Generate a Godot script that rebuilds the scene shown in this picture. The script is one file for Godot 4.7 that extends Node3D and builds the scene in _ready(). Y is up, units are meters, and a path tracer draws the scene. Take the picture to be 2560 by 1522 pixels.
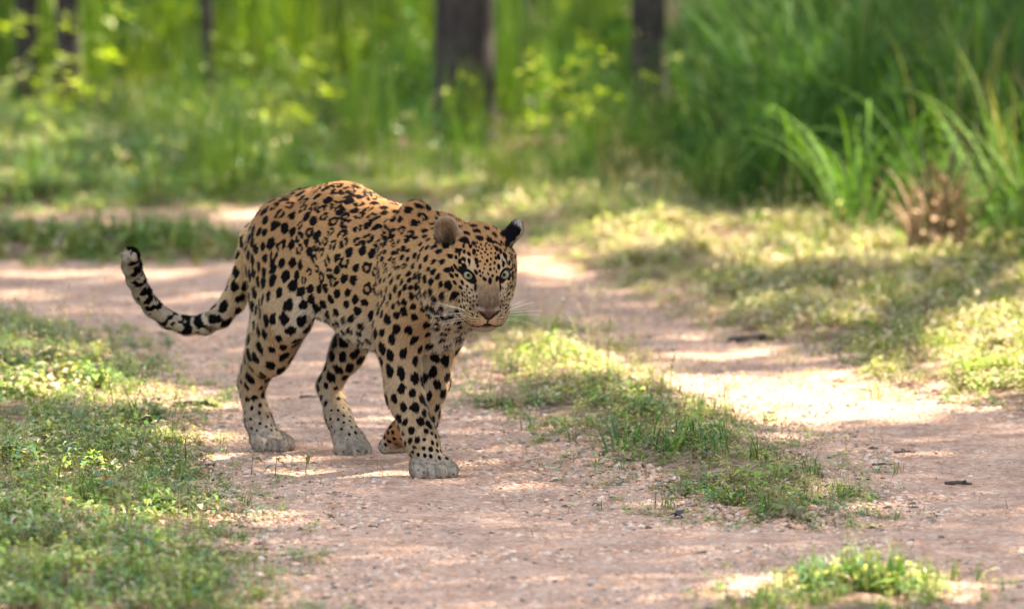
extends Node3D
# A leopard on a sandy forest track in dappled light. Metres, y up; the camera looks along -z.

var counts := {}
var sun_dir := Vector3(0.80, 0.78, -0.60).normalized()     # towards the sun

func numbered(called: String) -> String:
	var n: int = counts.get(called, 0)
	counts[called] = n + 1
	return called if n == 0 else "%s_%03d" % [called, n]

func thing(called: String, label: String, category: String, at := Vector3.ZERO, group := "") -> Node3D:
	var o := Node3D.new()
	o.name = numbered(called)
	add_child(o, true)
	o.position = at
	tag(o, label, category, group)
	return o

func tag(o: Node, label: String, category := "", group := "", kind := ""):
	o.set_meta("label", label)
	if category: o.set_meta("category", category)
	if group: o.set_meta("group", group)
	if kind: o.set_meta("kind", kind)

func mat(c: Color, rough := 0.8) -> StandardMaterial3D:
	var m := StandardMaterial3D.new()
	m.albedo_color = c
	m.roughness = rough
	return m

func part(called: String, mesh: Mesh, m: Material, parent: Node) -> MeshInstance3D:
	var o := MeshInstance3D.new()
	o.mesh = mesh
	o.material_override = m
	if parent == self:
		o.name = numbered(called)
	else:
		var n := 0
		var named := called
		while parent.has_node(named):
			n += 1
			named = "%s_%03d" % [called, n]
		o.name = named
	parent.add_child(o, true)
	return o

func copies_of(called: String, mesh: Mesh, m: Material, xf: Array[Transform3D], cols: PackedColorArray, parent: Node) -> MultiMeshInstance3D:
	var mm := MultiMesh.new()
	mm.transform_format = MultiMesh.TRANSFORM_3D
	mm.use_colors = cols.size() > 0
	mm.mesh = mesh
	mm.instance_count = xf.size()
	for i in xf.size():
		mm.set_instance_transform(i, xf[i])
		if cols.size(): mm.set_instance_color(i, cols[i])
	var o := MultiMeshInstance3D.new()
	o.multimesh = mm
	o.material_override = m
	o.name = numbered(called) if parent == self else called
	parent.add_child(o, true)
	return o

# a tube along a line of points, tapering from r0 to r1
func tube(line: Array, r0: float, r1: float, seg := 8) -> Mesh:
	var st := SurfaceTool.new()
	st.begin(Mesh.PRIMITIVE_TRIANGLES)
	add_tube(st, line, r0, r1, seg)
	st.generate_normals()
	return st.commit()

func add_tube(st: SurfaceTool, line: Array, r0: float, r1: float, seg := 8):
	var rings := []
	var x := Vector3.ZERO
	for i in line.size():
		var d: Vector3 = ((line[mini(i + 1, line.size() - 1)] as Vector3) - (line[maxi(i - 1, 0)] as Vector3)).normalized()
		if x == Vector3.ZERO:
			x = d.cross(Vector3(0.31, 0.2, 0.93)).normalized()
		x = (x - d * x.dot(d)).normalized()
		var y := d.cross(x)
		var r := lerpf(r0, r1, float(i) / (line.size() - 1))
		var ring := []
		for j in seg:
			var a := TAU * j / seg
			ring.append((line[i] as Vector3) + (x * cos(a) + y * sin(a)) * r)
		rings.append(ring)
	for i in line.size() - 1:
		for j in seg:
			var k := (j + 1) % seg
			for v in [rings[i][j], rings[i + 1][k], rings[i][k], rings[i][j], rings[i + 1][j], rings[i + 1][k]]:
				st.add_vertex(v)
	for e in [0, line.size() - 1]:
		for j in range(1, seg - 1):
			var t := [rings[e][0], rings[e][j], rings[e][j + 1]]
			if e: t = [t[0], t[2], t[1]]
			for v in t:
				st.add_vertex(v)

func make_camera():
	var cam := Camera3D.new()
	cam.name = "camera"
	cam.position = Vector3(0, 2.717, 26.0)
	add_child(cam)
	cam.look_at(Vector3(0, 0.377, 0))
	cam.near = 0.5
	cam.far = 400.0
	var lens := CameraAttributesPhysical.new()
	lens.frustum_focal_length = 444.6
	lens.exposure_aperture = 4.446
	lens.frustum_focus_distance = 25.75
	lens.frustum_near = 0.5
	lens.frustum_far = 400.0
	cam.attributes = lens
	cam.fov = rad_to_deg(2.0 * atan(0.026986))
	cam.current = true

func make_light():
	var env := Environment.new()
	env.background_mode = Environment.BG_SKY
	var sky := Sky.new()
	var sm := ProceduralSkyMaterial.new()
	sm.sky_top_color = Color(0.66, 0.71, 0.78)
	sm.sky_horizon_color = Color(0.93, 0.93, 0.90)
	sm.sky_curve = 0.25
	sm.ground_bottom_color = Color(0.30, 0.30, 0.22)
	sm.ground_horizon_color = Color(0.60, 0.62, 0.55)
	sm.energy_multiplier = 0.54
	sky.sky_material = sm
	env.sky = sky
	env.tonemap_mode = Environment.TONE_MAPPER_LINEAR
	env.tonemap_exposure = 7.4
	env.sdfgi_enabled = true
	env.ssao_enabled = true
	env.ssil_enabled = true
	var we := WorldEnvironment.new()
	we.name = "world_environment"
	we.environment = env
	add_child(we)
	var sun := DirectionalLight3D.new()
	sun.name = "sun"
	sun.light_energy = 1.6
	sun.light_color = Color(1.0, 0.94, 0.83)
	sun.light_angular_distance = 0.5
	sun.shadow_enabled = true
	add_child(sun)
	sun.look_at_from_position(sun_dir * 30.0, Vector3.ZERO)

# ---------------------------------------------------------------- the place: ground, track, verges, thicket, trees
var soil := FastNoiseLite.new()
# edges of the track at given z: [z, x]
var track_left := [[-4.3, -2.6], [-3.95, -1.60], [-3.7, -1.24], [-3.3, -1.02], [-2.8, -0.90], [-2.3, -0.85], [-1.6, -0.79], [-0.8, -0.74], [-0.2, -0.69], [0.4, -0.62], [1.1, -0.57], [1.9, -0.50], [3.2, -0.42], [8.0, -0.3]]
var track_right := [[-7.0, -0.4], [-6.2, 0.0], [-5.06, 0.22], [-4.68, 0.30], [-3.85, 0.44], [-3.39, 0.54], [-2.89, 0.74], [-2.0, 0.86], [-1.5, 0.99], [-1.1, 1.23], [-0.85, 1.7], [-0.5, 2.6], [8.0, 3.0]]
var median_left := [[-3.95, -0.05], [-3.7, -0.16], [-2.62, -0.17], [-1.5, -0.13], [-1.0, 0.02], [-0.36, 0.13], [0.18, 0.22], [0.77, 0.33], [1.2, 0.42], [1.45, 0.62]]
var median_right := [[-3.95, -0.03], [-3.39, 0.15], [-2.62, 0.28], [-1.8, 0.43], [-1.1, 0.58], [-0.36, 0.67], [0.43, 0.76], [1.1, 0.79], [1.45, 0.66]]
var thicket_edge := [[-9.0, -7.3], [-1.5, -7.1], [-0.8, -7.36], [-0.45, -7.36], [0.02, -6.7], [0.38, -6.9], [0.62, -6.8], [0.94, -6.15], [1.09, -5.7], [1.4, -4.9], [2.2, -3.4], [9.0, -3.0]]

func at_table(t: Array, v: float) -> float:
	if v <= t[0][0]: return t[0][1]
	for i in t.size() - 1:
		if v <= t[i + 1][0]:
			return lerpf(t[i][1], t[i + 1][1], (v - t[i][0]) / (t[i + 1][0] - t[i][0]))
	return t[-1][1]

# metres into the short growth of the verges and the middle strip (positive: plants, negative: bare track)
func green(x: float, z: float) -> float:
	var g := at_table(track_left, z) - x
	g = maxf(g, x - at_table(track_right, z))
	if z > -3.95 and z < 1.45:
		g = maxf(g, minf(minf(x - at_table(median_left, z), at_table(median_right, z) - x), minf(1.45 - z, z + 4.2)))
	g = maxf(g, 0.25 * (1.0 - Vector2((x - 0.70) / 0.25, (z - 2.78) / 0.50).length()))
	if z < -4.3:      # beyond the bend the bare ground runs off to the left, with one low green strip
		var strip := minf(minf(-5.45 - z, z + 6.35), -0.72 - x)
		g = maxf(minf(g, x - at_table(track_right, z)), strip)
		g = maxf(g, at_table(thicket_edge, x) - z)
	return g

func height(x: float, z: float) -> float:
	var g := green(x, z)
	var h := soil.get_noise_2d(x * 14.0, z * 14.0) * 0.006 + soil.get_noise_2d(x * 3.0, z * 3.0) * 0.012
	h += smoothstep(-0.05, 0.35, g) * (0.028 + soil.get_noise_2d(x * 6.0 + 40.0, z * 6.0) * 0.02)
	var feet := minf(Vector2(x + 0.18, z - 0.25).length(), minf(Vector2(x + 0.57, z + 0.33).length(), Vector2(x + 0.38, z + 0.25).length()))
	return h * smoothstep(0.05, 0.35, feet) + clampf(-z - 20.0, 0.0, 200.0) * 0.02

func ground_mesh(xs: PackedFloat32Array, zs: PackedFloat32Array, lift: float, track_only: bool) -> Mesh:
	var v := PackedVector3Array()
	var n := PackedVector3Array()
	var idx := PackedInt32Array()
	for z in zs:
		for x in xs:
			v.append(Vector3(x, height(x, z) + lift, z))
	var w := xs.size()
	n.resize(v.size())
	for j in zs.size() - 1:
		for i in w - 1:
			var a := j * w + i
			if track_only:
				if xs[i] < -7.0 or xs[i + 1] > 2.2 or zs[j] < -7.4 or zs[j + 1] > 4.0:
					continue
				var cx := (xs[i] + xs[i + 1]) * 0.5
				var cz := (zs[j] + zs[j + 1]) * 0.5
				if green(cx, cz) > 0.03 + soil.get_noise_2d(cx * 18.0, cz * 18.0) * 0.06:
					continue
			idx.append_array([a, a + 1, a + w, a + 1, a + w + 1, a + w])
	for i in range(0, idx.size(), 3):
		var f := (v[idx[i + 2]] - v[idx[i]]).cross(v[idx[i + 1]] - v[idx[i]])
		for k in 3:
			n[idx[i + k]] += f
	for i in n.size():
		n[i] = n[i].normalized() if n[i] != Vector3.ZERO else Vector3.UP
	var arr := []
	arr.resize(Mesh.ARRAY_MAX)
	arr[Mesh.ARRAY_VERTEX] = v
	arr[Mesh.ARRAY_NORMAL] = n
	arr[Mesh.ARRAY_INDEX] = idx
	var m := ArrayMesh.new()
	m.add_surface_from_arrays(Mesh.PRIMITIVE_TRIANGLES, arr)
	return m

func noise_tex(kind: int, freq: float, ramp: Array, seed := 1, ret := FastNoiseLite.RETURN_CELL_VALUE, size := 1024) -> NoiseTexture2D:
	var n := FastNoiseLite.new()
	n.noise_type = kind
	n.frequency = freq
	n.seed = seed
	n.cellular_return_type = ret
	n.fractal_octaves = 4
	if kind == FastNoiseLite.TYPE_CELLULAR:
		n.fractal_type = FastNoiseLite.FRACTAL_NONE
		n.cellular_jitter = 1.0
	var t := NoiseTexture2D.new()
	t.width = size
	t.height = size
	t.seamless = true
	t.noise = n
	if ramp.size():
		var g := Gradient.new()
		var o := PackedFloat32Array()
		var c := PackedColorArray()
		for r in ramp:
			o.append(r[0]); c.append(r[1])
		g.offsets = o
		g.colors = c
		t.color_ramp = g
	return t

func earth_mat(ramp: Array, cells: float, tint: Array) -> StandardMaterial3D:
	var m := mat(Color.WHITE, 0.95)
	m.metallic_specular = 0.2
	m.albedo_texture = noise_tex(FastNoiseLite.TYPE_CELLULAR, cells, ramp, 3)
	m.uv1_triplanar = true
	m.uv1_world_triplanar = true
	m.uv1_scale = Vector3(1.1, 1.1, 1.1)
	m.heightmap_enabled = true
	m.heightmap_texture = noise_tex(FastNoiseLite.TYPE_CELLULAR, cells, [[0.0, Color.WHITE], [0.6, Color(0.4, 0.4, 0.4)], [1.0, Color.BLACK]], 3, FastNoiseLite.RETURN_DISTANCE)
	m.heightmap_scale = 1.0
	m.detail_enabled = true
	m.detail_blend_mode = BaseMaterial3D.BLEND_MODE_MUL
	m.detail_albedo = noise_tex(FastNoiseLite.TYPE_SIMPLEX_SMOOTH, 0.012, tint, 8)
	m.detail_uv_layer = BaseMaterial3D.DETAIL_UV_2
	m.uv2_triplanar = true
	m.uv2_world_triplanar = true
	m.uv2_scale = Vector3(0.43, 0.43, 0.43)
	return m

func srgb(r: float, g: float, b: float) -> Color:
	return Color(r, g, b).linear_to_srgb()

func spread_axis(lo: float, hi: float, step: float, far: float) -> PackedFloat32Array:
	var out := PackedFloat32Array()
	var a := lo
	while a <= hi + 0.0001:
		out.append(a)
		a += step
	var s := step
	a = out[-1]
	while a < far:
		s *= 1.35
		a += s
		out.append(a)
	s = step
	a = lo
	var before := PackedFloat32Array()
	while a > -far:
		s *= 1.35
		a -= s
		before.append(a)
	before.reverse()
	before.append_array(out)
	return before

func make_ground():
	soil.seed = 21
	soil.frequency = 0.35
	var xs := spread_axis(-3.2, 2.4, 0.027, 160.0)
	var zs := spread_axis(-8.0, 3.3, 0.03, 160.0)
	var dirt := earth_mat([[0.0, srgb(0.15, 0.095, 0.068)], [0.35, srgb(0.29, 0.185, 0.135)], [0.7, srgb(0.38, 0.25, 0.185)], [1.0, srgb(0.48, 0.37, 0.29)]], 0.045, [[0.0, Color(0.72, 0.70, 0.66)], [1.0, Color.WHITE]])
	var sand := earth_mat([[0.0, srgb(0.37, 0.23, 0.165)], [0.3, srgb(0.46, 0.298, 0.222)], [0.75, srgb(0.53, 0.362, 0.278)], [0.93, srgb(0.57, 0.41, 0.325)], [1.0, srgb(0.56, 0.45, 0.38)]], 0.075, [[0.0, Color(0.82, 0.78, 0.76)], [0.5, Color(0.95, 0.93, 0.92)], [1.0, Color.WHITE]])
	var g := part("ground", ground_mesh(xs, zs, 0.0, false), dirt, self)
	tag(g, "brown earth of the forest floor under the grass", "", "", "structure")
	var t := part("dirt_track", ground_mesh(xs, zs, 0.004, true), sand, self)
	tag(t, "sandy pinkish dirt track crossing the frame", "", "", "structure")

# ---- plant meshes
func add_leaf(st: SurfaceTool, base: Vector3, dir: Vector3, up: Vector3, len: float, wid: float, droop := 0.2, c := Color.WHITE):
	var side := dir.cross(up).normalized()
	up = side.cross(dir).normalized()
	var mid := base + dir * len * 0.5
	var tip := base + dir * len - up * len * droop
	var l := mid + side * wid * 0.5 + up * wid * 0.12
	var r := mid - side * wid * 0.5 + up * wid * 0.12
	st.set_color(c)
	var n := up
	for t in [[base, mid, l], [base, r, mid], [l, mid, tip], [mid, r, tip]]:
		for p in t:
			st.set_normal((n + (side * 0.25 if p == l else -side * 0.25 if p == r else Vector3.ZERO)).normalized())
			st.add_vertex(p)

func add_blade(st: SurfaceTool, base: Vector3, lean: Vector3, len: float, wid: float, bend: float, segs := 5, c0 := Color.WHITE, c1 := Color.WHITE):
	# a grass blade that starts upright and arches towards lean
	var p := base
	var side := lean.cross(Vector3.UP).normalized()
	var prev := []
	for i in segs + 1:
		var t := float(i) / segs
		var a := bend * (0.15 + t * t * 1.0)
		var d := (Vector3.UP * cos(a) + lean * sin(a)).normalized()
		var w := wid * 0.5 * (1.0 - t * t) * (0.7 + 0.3 * minf(1.0, t * 5.0))
		var n := (lean * -cos(a) + Vector3.UP * sin(a)).normalized()
		var l := p + side * w
		var r := p - side * w
		if prev.size():
			var quad := [[prev[0], prev[2], prev[3]], [prev[1], prev[2], prev[3]], [l, n, c0.lerp(c1, t)], [prev[1], prev[2], prev[3]], [r, n, c0.lerp(c1, t)], [l, n, c0.lerp(c1, t)]]
			for q in quad:
				st.set_normal(q[1]); st.set_color(q[2]); st.add_vertex(q[0])
		prev = [l, r, n, c0.lerp(c1, t)]
		p += d * len / segs

func turned(a: float) -> Vector3:
	return Vector3(cos(a), 0, sin(a))

func sprig_mesh(rng: RandomNumberGenerator, leaves: int, high: float, len: float) -> Mesh:
	var st := SurfaceTool.new()
	st.begin(Mesh.PRIMITIVE_TRIANGLES)
	var lean := turned(rng.randf() * TAU) * rng.randf_range(0.1, 0.5)
	for i in leaves:
		var t := (i + 0.6) / leaves
		var at := (Vector3.UP + lean * t).normalized() * high * t
		var a := i * 2.4 + rng.randf_range(-0.4, 0.4)
		var d := (turned(a) + Vector3.UP * rng.randf_range(-0.15, 0.5)).normalized()
		var l := len * rng.randf_range(0.6, 1.2) * (1.1 - 0.4 * t)
		var g := rng.randf_range(0.8, 1.2)
		add_leaf(st, at + d * len * 0.2, d, Vector3.UP, l, l * rng.randf_range(0.38, 0.55), rng.randf_range(0.0, 0.5), Color(g, g, g))
	var n := Vector3(0.7, 0.5, 0.5)
	st.set_color(Color(0.9, 0.7, 0.5))
	for k in 2:
		var s := Vector3(0.0008, 0, 0) if k == 0 else Vector3(0, 0, 0.0008)
		n = Vector3(0, 0, 1) if k == 0 else Vector3(-1, 0, 0)
		for p in [-s, (Vector3.UP + lean).normalized() * high, s]:
			st.set_normal(n); st.add_vertex(p)
	return st.commit()

func tuft_mesh(rng: RandomNumberGenerator, blades: int, len: float, wid: float, spread: float, bend0: float, bend1: float, segs: int, dry := 0.1) -> Mesh:
	var st := SurfaceTool.new()
	st.begin(Mesh.PRIMITIVE_TRIANGLES)
	for i in blades:
		var a := rng.randf() * TAU
		var at := turned(rng.randf() * TAU) * spread * sqrt(rng.randf())
		var g := rng.randf_range(0.75, 1.2)
		var c := Color(g, g, g)
		if rng.randf() < dry:
			c = Color(3.0, 1.9, 2.0) * g
		add_blade(st, at, turned(a), len * rng.randf_range(0.55, 1.1), wid * rng.randf_range(0.7, 1.25), rng.randf_range(bend0, bend1), segs, c, c * Color(1.25, 1.12, 0.9))
	return st.commit()

func seed_grass_mesh(rng: RandomNumberGenerator, high: float) -> Mesh:
	var st := SurfaceTool.new()
	st.begin(Mesh.PRIMITIVE_TRIANGLES)
	var lean := turned(rng.randf() * TAU)
	st.set_color(Color.WHITE)
	add_blade(st, Vector3.ZERO, lean, high, 0.0016, 0.7, 8, Color(1, 1, 1), Color(1.2, 1.0, 0.8))
	for i in 11:
		var t := 0.62 + 0.38 * i / 10.0
		var at := Vector3.UP * high * t * 0.95 + lean * high * t * t * 0.30
		var d := (turned(i * 2.4) + Vector3.UP * 0.7).normalized()
		add_leaf(st, at, d, Vector3.UP, 0.010 + 0.008 * (1.0 - t), 0.0032, 0.2, Color(2.2, 1.7, 1.6))
	return st.commit()

func shrub_mesh(rng: RandomNumberGenerator, leaves: int, size: Vector3, len: float) -> Mesh:
	var st := SurfaceTool.new()
	st.begin(Mesh.PRIMITIVE_TRIANGLES)
	for i in leaves:
		var d := Vector3(rng.randfn(), absf(rng.randfn()) * 0.9 + 0.1, rng.randfn()).normalized()
		var r := pow(rng.randf(), 0.45)
		var at := Vector3(d.x * size.x, d.y * size.y, d.z * size.z) * r
		var ld := (d + Vector3(rng.randfn(), rng.randfn(), rng.randfn()) * 0.6).normalized()
		var g := rng.randf_range(0.7, 1.3)
		var l := len * rng.randf_range(0.7, 1.3)
		add_leaf(st, at, ld, Vector3.UP + turned(rng.randf() * TAU) * 0.5, l, l * 0.45, 0.25, Color(g, g, g * 0.95))
	return st.commit()

func leaf_mat(backlight := 0.7, rough := 0.45) -> StandardMaterial3D:
	var m := mat(Color.WHITE, rough)
	m.vertex_color_use_as_albedo = true
	m.cull_mode = BaseMaterial3D.CULL_DISABLED
	m.metallic_specular = 0.25
	m.backlight_enabled = true
	m.backlight = Color(0.9, 1.0, 0.45) * backlight
	return m

# strews copies of the given meshes over a rectangle; keep(x, z, rng) gives a size, 0 for none; tone(rng) a colour
func strew(called: String, meshes: Array, m: Material, rect: Rect2, per_sqm: float, seed: int, keep: Callable, tone: Callable, parent: Node):
	var rng := RandomNumberGenerator.new()
	rng.seed = seed
	var xf := []
	var cols := []
	for k in meshes.size():
		var t: Array[Transform3D] = []
		xf.append(t)
		cols.append(PackedColorArray())
	for i in int(rect.get_area() * per_sqm):
		var x := rng.randf_range(rect.position.x, rect.end.x)
		var z := rng.randf_range(rect.position.y, rect.end.y)
		var s: float = keep.call(x, z, rng)
		var c: Color = tone.call(x, z, rng)
		if s <= 0.0:
			continue
		var k := rng.randi() % meshes.size()
		var b := Basis(Vector3.UP, rng.randf() * TAU).scaled(Vector3(s, s, s) * rng.randf_range(0.75, 1.25))
		b = Basis(turned(rng.randf() * TAU), rng.randf_range(0.0, 0.18)) * b
		xf[k].append(Transform3D(b, Vector3(x, height(x, z) + 0.002, z)))
		cols[k].append(c)
	for k in meshes.size():
		if xf[k].size():
			copies_of("%s_%03d" % [called, k] if k else called, meshes[k], m, xf[k], cols[k], parent).set_meta("kind", "stuff")

func stuff_thing(called: String, label: String, category: String) -> Node3D:
	var o := thing(called, label, category)
	o.set_meta("kind", "stuff")
	return o

func herb_tone(x: float, z: float, rng: RandomNumberGenerator) -> Color:
	var r := rng.randf()
	var g := rng.randf_range(0.95, 1.65)
	# drier and yellower on the open right verge and the far end of the middle strip
	r = minf(r + 0.20 * smoothstep(0.0, 0.6, x) * smoothstep(-2.0, -4.0, z) * smoothstep(-6.8, -6.0, z) + 0.22 * smoothstep(-0.8, -2.0, z) * smoothstep(-0.5, -0.1, x), 0.99)
	var c := Color(0.110, 0.205, 0.055)
	if r < 0.22: c = Color(0.095, 0.185, 0.080)
	elif r < 0.46: c = Color(0.155, 0.240, 0.050)
	elif r < 0.66: c = Color(0.21, 0.265, 0.055)
	elif r < 0.77: c = Color(0.31, 0.31, 0.08)
	elif r < 0.86: c = Color(0.21, 0.15, 0.115)
	else: c = Color(0.42, 0.35, 0.23)
	return Color(c.r * g, c.g * g, c.b * g)

func grass_tone(x: float, z: float, rng: RandomNumberGenerator) -> Color:
	var g := rng.randf_range(0.75, 1.25)
	var y := rng.randf()
	return Color(lerpf(0.085, 0.22, y * y) * g, lerpf(0.150, 0.22, y) * g, 0.045 * g)

func litter_tone(x: float, z: float, rng: RandomNumberGenerator) -> Color:
	var g := rng.randf_range(0.6, 1.35)
	return (Color(0.30, 0.20, 0.12) if rng.randf() < 0.6 else Color(0.36, 0.29, 0.18) if rng.randf() < 0.6 else Color(0.10, 0.07, 0.055)) * g

func straw_tone(x: float, z: float, rng: RandomNumberGenerator) -> Color:
	var g := rng.randf_range(0.7, 1.3)
	return Color(0.22 * g, 0.19 * g, 0.10 * g)

var lit_patches := [   # where the sun comes through to the ground: x, z, half sizes
	[0.74, -1.60, 0.50, 0.62], [1.10, -1.9, 0.40, 0.55], [1.25, -2.75, 0.36, 0.62], [0.45, -2.0, 0.20, 0.26],
	[0.12, -2.30, 0.26, 0.60], [-0.05, -2.9, 0.12, 0.3],
	[0.55, -5.9, 0.60, 0.50], [1.10, -5.6, 0.48, 0.62], [0.05, -5.35, 0.14, 0.35], [0.75, -5.0, 0.25, 0.22], [1.35, -4.5, 0.25, 0.4],
	[-1.15, -5.05, 0.42, 0.10], [-0.75, -4.4, 0.28, 0.08], [-0.45, -4.85, 0.18, 0.08], [-0.30, -3.9, 0.16, 0.06], [-1.3, -4.5, 0.2, 0.06],
	[-1.05, -1.50, 0.40, 0.36], [-1.25, -2.5, 0.25, 0.2], [-0.85, -0.55, 0.18, 0.15], [-1.00, 0.38, 0.24, 0.20],
	[-0.46, 0.20, 0.30, 0.085], [-0.66, -0.16, 0.16, 0.08],
	[0.66, 2.55, 0.30, 0.34], [-0.95, 1.4, 0.16, 0.2], [0.30, -0.55, 0.09, 0.16], [0.56, -0.62, 0.1, 0.12],
	[-0.50, -6.65, 0.16, 0.10]]

func lit(x: float, z: float) -> bool:
	var wob := soil.get_noise_2d(x * 9.0 + 70.0, z * 9.0) * 0.45
	for p in lit_patches:
		if Vector2((x - p[0]) / p[2], (z - p[1]) / p[3]).length() + wob < 1.0:
			return true
	var n := soil.get_noise_2d(x * 7.5, z * 5.5 - 90.0) + 0.35 * soil.get_noise_2d(x * 22.0, z * 22.0)
	return n > (0.66 if z > -0.2 and x > -0.5 else 0.24 if z > -0.2 else 0.12 if x > 0.35 and z < -2.6 and z > -6.6 else 0.45 if z > -6.6 else 0.30 if x > 0.55 else -0.08)

# the trees whose crowns shade the place: leaves along the sun's path over the ground in view, all but where it comes through
func make_canopy():
	var rng := RandomNumberGenerator.new()
	rng.seed = 404
	var spots_of := [Vector3(5.6, 0, -0.5), Vector3(6.6, 0, -4.2), Vector3(5.9, 0, -8.0), Vector3(7.4, 0, -11.5), Vector3(6.0, 0, -15.5), Vector3(8.6, 0, -19.0), Vector3(5.2, 0, -21.0), Vector3(8.8, 0, -7.4)]
	var words := ["nearest the camera", "beside the bright patch of track", "behind the bright patch", "level with the slim right trunk", "behind the slim right trunk", "farthest to the right", "farthest back", "set back from the others"]
	var leaf := SurfaceTool.new()
	leaf.begin(Mesh.PRIMITIVE_TRIANGLES)
	add_leaf(leaf, Vector3.ZERO, Vector3(1, 0, 0), Vector3.UP, 0.13, 0.065, 0.15)
	var lm := leaf.commit()
	var leafy := leaf_mat(0.5, 0.5)
	var xf := []
	var cols := []
	for s in spots_of:
		var t: Array[Transform3D] = []
		xf.append(t)
		cols.append(PackedColorArray())
	for i in 230000:
		var x := rng.randf_range(-7.0, 3.4)
		var z := rng.randf_range(-20.0, 4.5)
		if lit(x, z):
			continue
		var t := rng.randf_range(9.2, 13.0)
		var p := Vector3(x, 0, z) + sun_dir * t
		var best := 0
		for k in spots_of.size():
			if Vector2(p.x - spots_of[k].x, p.z - spots_of[k].z).length() < Vector2(p.x - spots_of[best].x, p.z - spots_of[best].z).length():
				best = k
		var b := Basis(Vector3(rng.randfn(), rng.randfn(), rng.randfn()).normalized(), rng.randf() * TAU)
		xf[best].append(Transform3D(b.scaled(Vector3.ONE * rng.randf_range(0.7, 1.25)), p - spots_of[best]))
		var g := rng.randf_range(0.8, 1.2)
		cols[best].append(Color(0.06 * g, 0.11 * g, 0.03 * g))
	for k in spots_of.size():
		var tree := thing("shade_tree", "leafy tree outside the frame on the right, %s" % words[k], "tree", spots_of[k], "trees shading the track")
		trunk_of(tree, 0.13, 6.4, rng, true)
		copies_of("crown", lm, leafy, xf[k], cols[k], tree).set_meta("kind", "stuff")

var bark: StandardMaterial3D
func bark_mat() -> StandardMaterial3D:
	if bark == null:
		bark = mat(Color.WHITE, 0.95)
		bark.albedo_texture = noise_tex(FastNoiseLite.TYPE_SIMPLEX_SMOOTH, 0.02, [[0.25, srgb(0.022, 0.019, 0.019)], [0.6, srgb(0.046, 0.039, 0.037)], [1.0, srgb(0.080, 0.070, 0.066)]], 6, 0, 512)
		bark.uv1_triplanar = true
		bark.uv1_scale = Vector3(3, 0.8, 3)
		bark.metallic_specular = 0.2
	return bark

func trunk_of(tree: Node3D, r: float, high: float, rng: RandomNumberGenerator, limbs: bool):
	var line := []
	var lean := turned(rng.randf() * TAU) * rng.randf_range(0.01, 0.05)
	for i in 15:
		var t := i / 14.0
		line.append(Vector3(0, -0.1 + t * high, 0) + lean * t * high + Vector3(sin(t * 9.0 + r * 40.0), 0, cos(t * 7.0)) * r * 0.35 * t)
	var st := SurfaceTool.new()
	st.begin(Mesh.PRIMITIVE_TRIANGLES)
	add_tube(st, line, r * 1.15, r * 0.55, 14)
	var flare := [line[0], line[0] + Vector3(0, 0.12, 0), line[0] + Vector3(0, 0.4, 0)]
	add_tube(st, flare, r * 1.6, r * 1.05, 14)
	st.generate_normals()
	part("trunk", st.commit(), bark_mat(), tree)
	if limbs:
		for i in 5:
			var a := i * 1.256 + rng.randf_range(-0.3, 0.3)
			var from: Vector3 = line[9 + i]
			var to := from + turned(a) * rng.randf_range(1.3, 2.2) + Vector3.UP * rng.randf_range(0.6, 1.3)
			part("limb", tube([from, from.lerp(to, 0.5) + Vector3.UP * 0.15, to], r * 0.4, r * 0.12, 8), bark_mat(), tree)

func make_trees():
	var rng := RandomNumberGenerator.new()
	rng.seed = 31
	var list := [
		[Vector3(-1.58, 0, -10.6), 0.034, "dark slim tree trunk at the far left edge, left of its twin"], [Vector3(-1.43, 0, -10.3), 0.036, "dark slim tree trunk at the left, right of its twin"],
		[Vector3(-0.15, 0, -9.4), 0.086, "thick grey-brown tree trunk standing behind the leopard's shoulders"], [Vector3(0.435, 0, -9.4), 0.050, "dark straight tree trunk right of centre before the tall grass"],
		[Vector3(-1.0, 0, -10.9), 0.019, "thin dim sapling trunk between the left trunks and the leopard"], [Vector3(-0.60, 0, -12.6), 0.070, "far dark tree trunk at the top edge left of the thick trunk"],
		[Vector3(0.062, 0, -10.6), 0.034, "far dark tree trunk just right of the thick trunk"], [Vector3(-1.22, 0, -12.4), 0.024, "pale reddish sapling trunk far back at the upper left"]]
	var leaf := SurfaceTool.new()
	leaf.begin(Mesh.PRIMITIVE_TRIANGLES)
	add_leaf(leaf, Vector3.ZERO, Vector3(1, 0, 0), Vector3.UP, 0.12, 0.06, 0.15)
	var lm := leaf.commit()
	var leafy := leaf_mat(0.5, 0.5)
	for e in list:
		var tree := thing("tree", e[2], "tree", e[0], "trees in the forest behind")
		trunk_of(tree, e[1], 5.5, rng, true)
		var xf: Array[Transform3D] = []
		var cols := PackedColorArray()
		for i in 900:
			var d := Vector3(rng.randfn(), rng.randfn() * 0.6, rng.randfn()) * 0.8
			var g := rng.randf_range(0.8, 1.2)
			xf.append(Transform3D(Basis(Vector3(rng.randfn(), rng.randfn(), rng.randfn()).normalized(), rng.randf() * TAU), Vector3(0, 5.6, 0) + d))
			cols.append(Color(0.06 * g, 0.11 * g, 0.03 * g))
		copies_of("crown", lm, leafy, xf, cols, tree).set_meta("kind", "stuff")

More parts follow.
